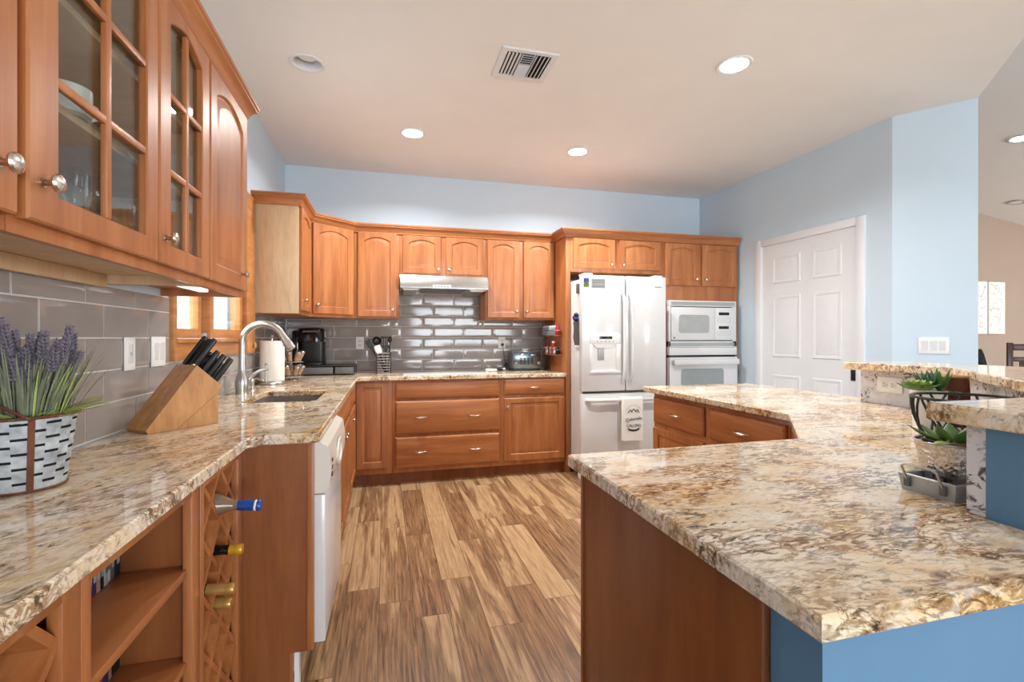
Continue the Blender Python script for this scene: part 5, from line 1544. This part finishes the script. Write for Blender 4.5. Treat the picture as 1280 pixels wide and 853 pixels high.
bottle(1.576, .617, -.408, 'dark wine bottle with yellow cap in the narrow rack', 'bottle_dark', 'yellow_foil', drop=.015, caplen=.035)
bottle(1.503, .538, -.409, 'wine bottle with gold capsule in the narrow rack, upper of the gold pair', 'bottle_dark', 'gold_foil', drop=.02, caplen=.07)
bottle(1.576, .462, -.437, 'wine bottle with gold capsule in the narrow rack, lower of the gold pair', 'bottle_dark', 'gold_foil', drop=.02, caplen=.07)

# ================================================================ BOOKS
bc = ('void', 'grey_dark', 'ceramic', 'grey_plastic', 'black', 'spice', 'navy', 'red', 'black', 'label_blue', 'navy', 'spice', 'black')
bn = ('dark brown', 'charcoal', 'white', 'light grey', 'black', 'beige', 'navy', 'red', 'black', 'pale blue', 'navy', 'beige', 'black')
ORD = ('first', 'second', 'third', 'fourth', 'fifth', 'sixth', 'seventh', 'eighth', 'ninth', 'tenth', 'eleventh', 'twelfth', 'thirteenth')
def book_row(z, y_end, n, shelf, seed):
    rng = random.Random(seed); y = y_end
    for i in range(n):
        w = .0145 if i else .022; h = rng.uniform(.182, .19); dpt = .135; lean = R(rng.uniform(3.0, 3.4)) if i else 0
        ci = (i + seed) % len(bc) if i else 0
        T_ = Matrix.Translation((-.62 + rng.uniform(-.003, .003), y - w - .0008, z + .0006)) @ Matrix.Rotation(0, 4, 'X')
        lab = bn[ci] + ' case on the bookshelf ' + shelf + ', ' + ORD[i] + ' from its right side'
        o = thing('book', tuple(T_.translation), lab, 'book', 'cases on the ' + shelf)
        k = MB(T_); k.box(-dpt, 0, 0, w, 0, h, .0015); obj('cover', k, bc[ci], o)
        k = MB(T_); zz = h * .15
        k.box(-.0002, .0006, w * .2, w * .8, zz, h * .5); obj('spine_title', k, 'label_blue' if ci not in (2, 3, 9) else 'grey_dark', o)
        y -= w + .0012
book_row(.672, 1.3655, 9, 'upper shelf', 0)
book_row(.446, 1.3655, 7, 'lower shelf', 3)

# ================================================================ CUPBOARD CONTENTS
def mug(x, y, z, label, r=.042, h=.095, spots=True, ang=2.2):
    o = thing('mug', (x, y, z), label, 'mug')
    obj('cup', MB().lathe([(r * .8, .0005), (r * .95, .006), (r, .03), (r, h), (r - .004, h), (r - .004, .012), (.001, .010)], (x, y, z), seg=28, caps=False), 'ceramic', o)
    ca, sa = math.cos(ang), math.sin(ang)
    obj('handle', MB().tube([(x + ca * (r - .001), y + sa * (r - .001), z + h * .82), (x + ca * (r + .022), y + sa * (r + .022), z + h * .78), (x + ca * (r + .026), y + sa * (r + .026), z + h * .45), (x + ca * (r - .001), y + sa * (r - .001), z + h * .2)], .0055, 8), 'ceramic', o)
    if spots:
        k = MB()
        for (a0, z0_, w_, h_) in ((-.9, .05, .45, .032), (-.2, .045, .35, .03), (.5, .05, .4, .03)):
            n = 8; c = [(a0 + w_ * .5 * math.cos(q * PI / 6), z0_ + h_ * .6 * math.sin(q * PI / 6)) for q in range(12)]
            k.loops([[(x + (r + e) * math.cos(a), y + (r + e) * math.sin(a), z + zz) for a, zz in c] for e in (.0002, .0007)])
        obj('photo_print', k, 'rust', o)
    return o
mug(-.685, 1.115, 1.704, 'white mug with brown printed pictures behind the first glass door')
mug(-.655, 1.225, 1.704, 'plain white cup on the middle shelf behind the first glass door', .045, .062, False, 1.2)
o = thing('saucer_stack', (-.735, 1.52, 1.704), 'small stack of white saucers on the middle shelf behind the second glass door', 'plates')
for i in range(4): obj('saucer', MB().lathe([(.04, i * .008 + .0005), (.065, i * .008 + .006), (.066, i * .008 + .0075), (.04, i * .008 + .003)], (-.735, 1.52, 1.704), seg=28), 'ceramic', o)
def wine_glass(x, y, z, label):
    o = thing('wine_glass', (x, y, z), label, 'glass', 'wine glasses on the bottom of the glass cabinet')
    obj('foot', MB().lathe([(.034, .0005), (.034, .002), (.006, .006), (.004, .012), (.004, .075)], (x, y, z), seg=20), 'pane', o)
    obj('bowl', MB().lathe([(.004, .075), (.024, .085), (.037, .115), (.036, .15), (.031, .175)], (x, y, z), seg=22, caps=False), 'pane', o)
for i, (x, y) in enumerate(((-.665, 1.12), (-.70, 1.22), (-.76, 1.10), (-.665, 1.32), (-.75, 1.40))):
    wine_glass(x, y, 1.4445, 'stemmed clear glass on the cabinet floor behind the first glass door')
for i, (x, y) in enumerate(((-.665, 1.585), (-.69, 1.69), (-.76, 1.60))):
    wine_glass(x, y, 1.4445, 'stemmed clear glass on the cabinet floor behind the second glass door')
for i, (x, y) in enumerate(((-.68, 1.60), (-.70, 1.70))):
    o = thing('tumbler', (x, y, 1.924), 'clear tumbler on the top shelf behind the second glass door', 'glass', 'tumblers on the top shelf')
    obj('glass', MB().lathe([(.028, .0005), (.034, .10), (.032, .10), (.026, .006)], (x, y, 1.924), seg=20), 'pane', o)

# ================================================================ LIVING ROOM, SEEN PAST THE WALL
def canvas(x0, x1, label, seed):
    o = thing('canvas_picture', ((x0 + x1) / 2, 5.68, 1.30), label, 'picture')
    obj('canvas', MB().box(x0, x1, 5.655, 5.699, 1.30, 2.152, .004), 'paper', o)
    rng = random.Random(seed); k = MB()
    for i in range(26):
        cx, cz = rng.uniform(x0 + .04, x1 - .04), rng.uniform(1.36, 2.10); a = rng.uniform(0, PI); ln = rng.uniform(.02, .06); n = 7
        pts = [(cx + ln * math.cos(a) * (q / 3 - 1), cz + ln * math.sin(a) * (q / 3 - 1) + .02 * math.sin(q)) for q in range(n)]
        wd = rng.uniform(.0015, .0045)
        for (p, q) in zip(pts, pts[1:]):
            d = Vector((q[0] - p[0], q[1] - p[1])); d.normalize(); nn = Vector((-d.y, d.x)) * wd
            k.loops([[(p[0] - nn.x, y, p[1] - nn.y), (q[0] - nn.x, y, q[1] - nn.y), (q[0] + nn.x, y, q[1] + nn.y), (p[0] + nn.x, y, p[1] + nn.y)] for y in (5.6548, 5.6535)])
    o2 = obj('brush_marks', k, 'grey_plastic', o); o2['kind'] = 'stuff'
canvas(9.115, 9.475, 'white canvas with grey brush marks half hidden by the blue wall', 2)
canvas(9.515, 9.885, 'white canvas with grey leaf marks on the tan wall, the fully visible one', 6)
o = thing('bar_chair', (6.60, 3.44, 0), 'dark brown wooden slat-back chair at the right picture edge', 'chair')
TC = frame(6.60, 3.44, 0, R(-38))
for sx_ in (-.21, .21):
    obj('leg', MB(TC).tube([(sx_, -.20, 0.001), (sx_ * .95, -.18, .62)], .019, 8), 'brown_wood', o)
    obj('leg', MB(TC).tube([(sx_, .22, 0.001), (sx_ * .95, .19, .62)], .019, 8), 'brown_wood', o)
    obj('back_post', MB(TC).box(sx_ * .95 - .024, sx_ * .95 + .024, .172, .208, .661, 1.185, .006), 'brown_wood', o)
obj('seat', MB(TC).box(-.235, .235, -.23, .23, .6205, .66, .012), 'brown_wood', o)
for z, h in ((1.10, .07), (.98, .05)): obj('back_rail', MB(TC).box(-.175, .175, .178, .202, z, z + h, .005), 'brown_wood', o)
for x in (-.10, 0, .10): obj('slat', MB(TC).box(x - .022, x + .022, .184, .196, .662, .979, .003), 'brown_wood', o)
for z in (.18, .34): obj('stretcher', MB(TC).box(-.20, .20, -.205, -.185, z, z + .03, .004), 'brown_wood', o)
o = thing('bar_chair', (5.80, 3.24, 0), 'black upholstered chair partly hidden behind the end of the blue wall', 'chair')
TC = frame(5.80, 3.24, 0, R(40))
for sx_ in (-.2, .2):
    for sy_ in (-.2, .2): obj('leg', MB(TC).tube([(sx_, sy_, .001), (sx_ * .9, sy_ * .9, .60)], [.013, .018], 8), 'brown_wood', o)
obj('seat', MB(TC).box(-.24, .24, -.24, .24, .6005, .69, .03), 'black', o)
k = MB(TC); k.loops([[(x, y + dy, z) for x, y in rrect(-.23 + i, .23 - i, .17, .24, .025)] for z, dy, i in ((.6905, 0, 0), (.9, .03, .005), (1.08, .07, .02), (1.13, .085, .05))])
obj('backrest', k, 'black', o)
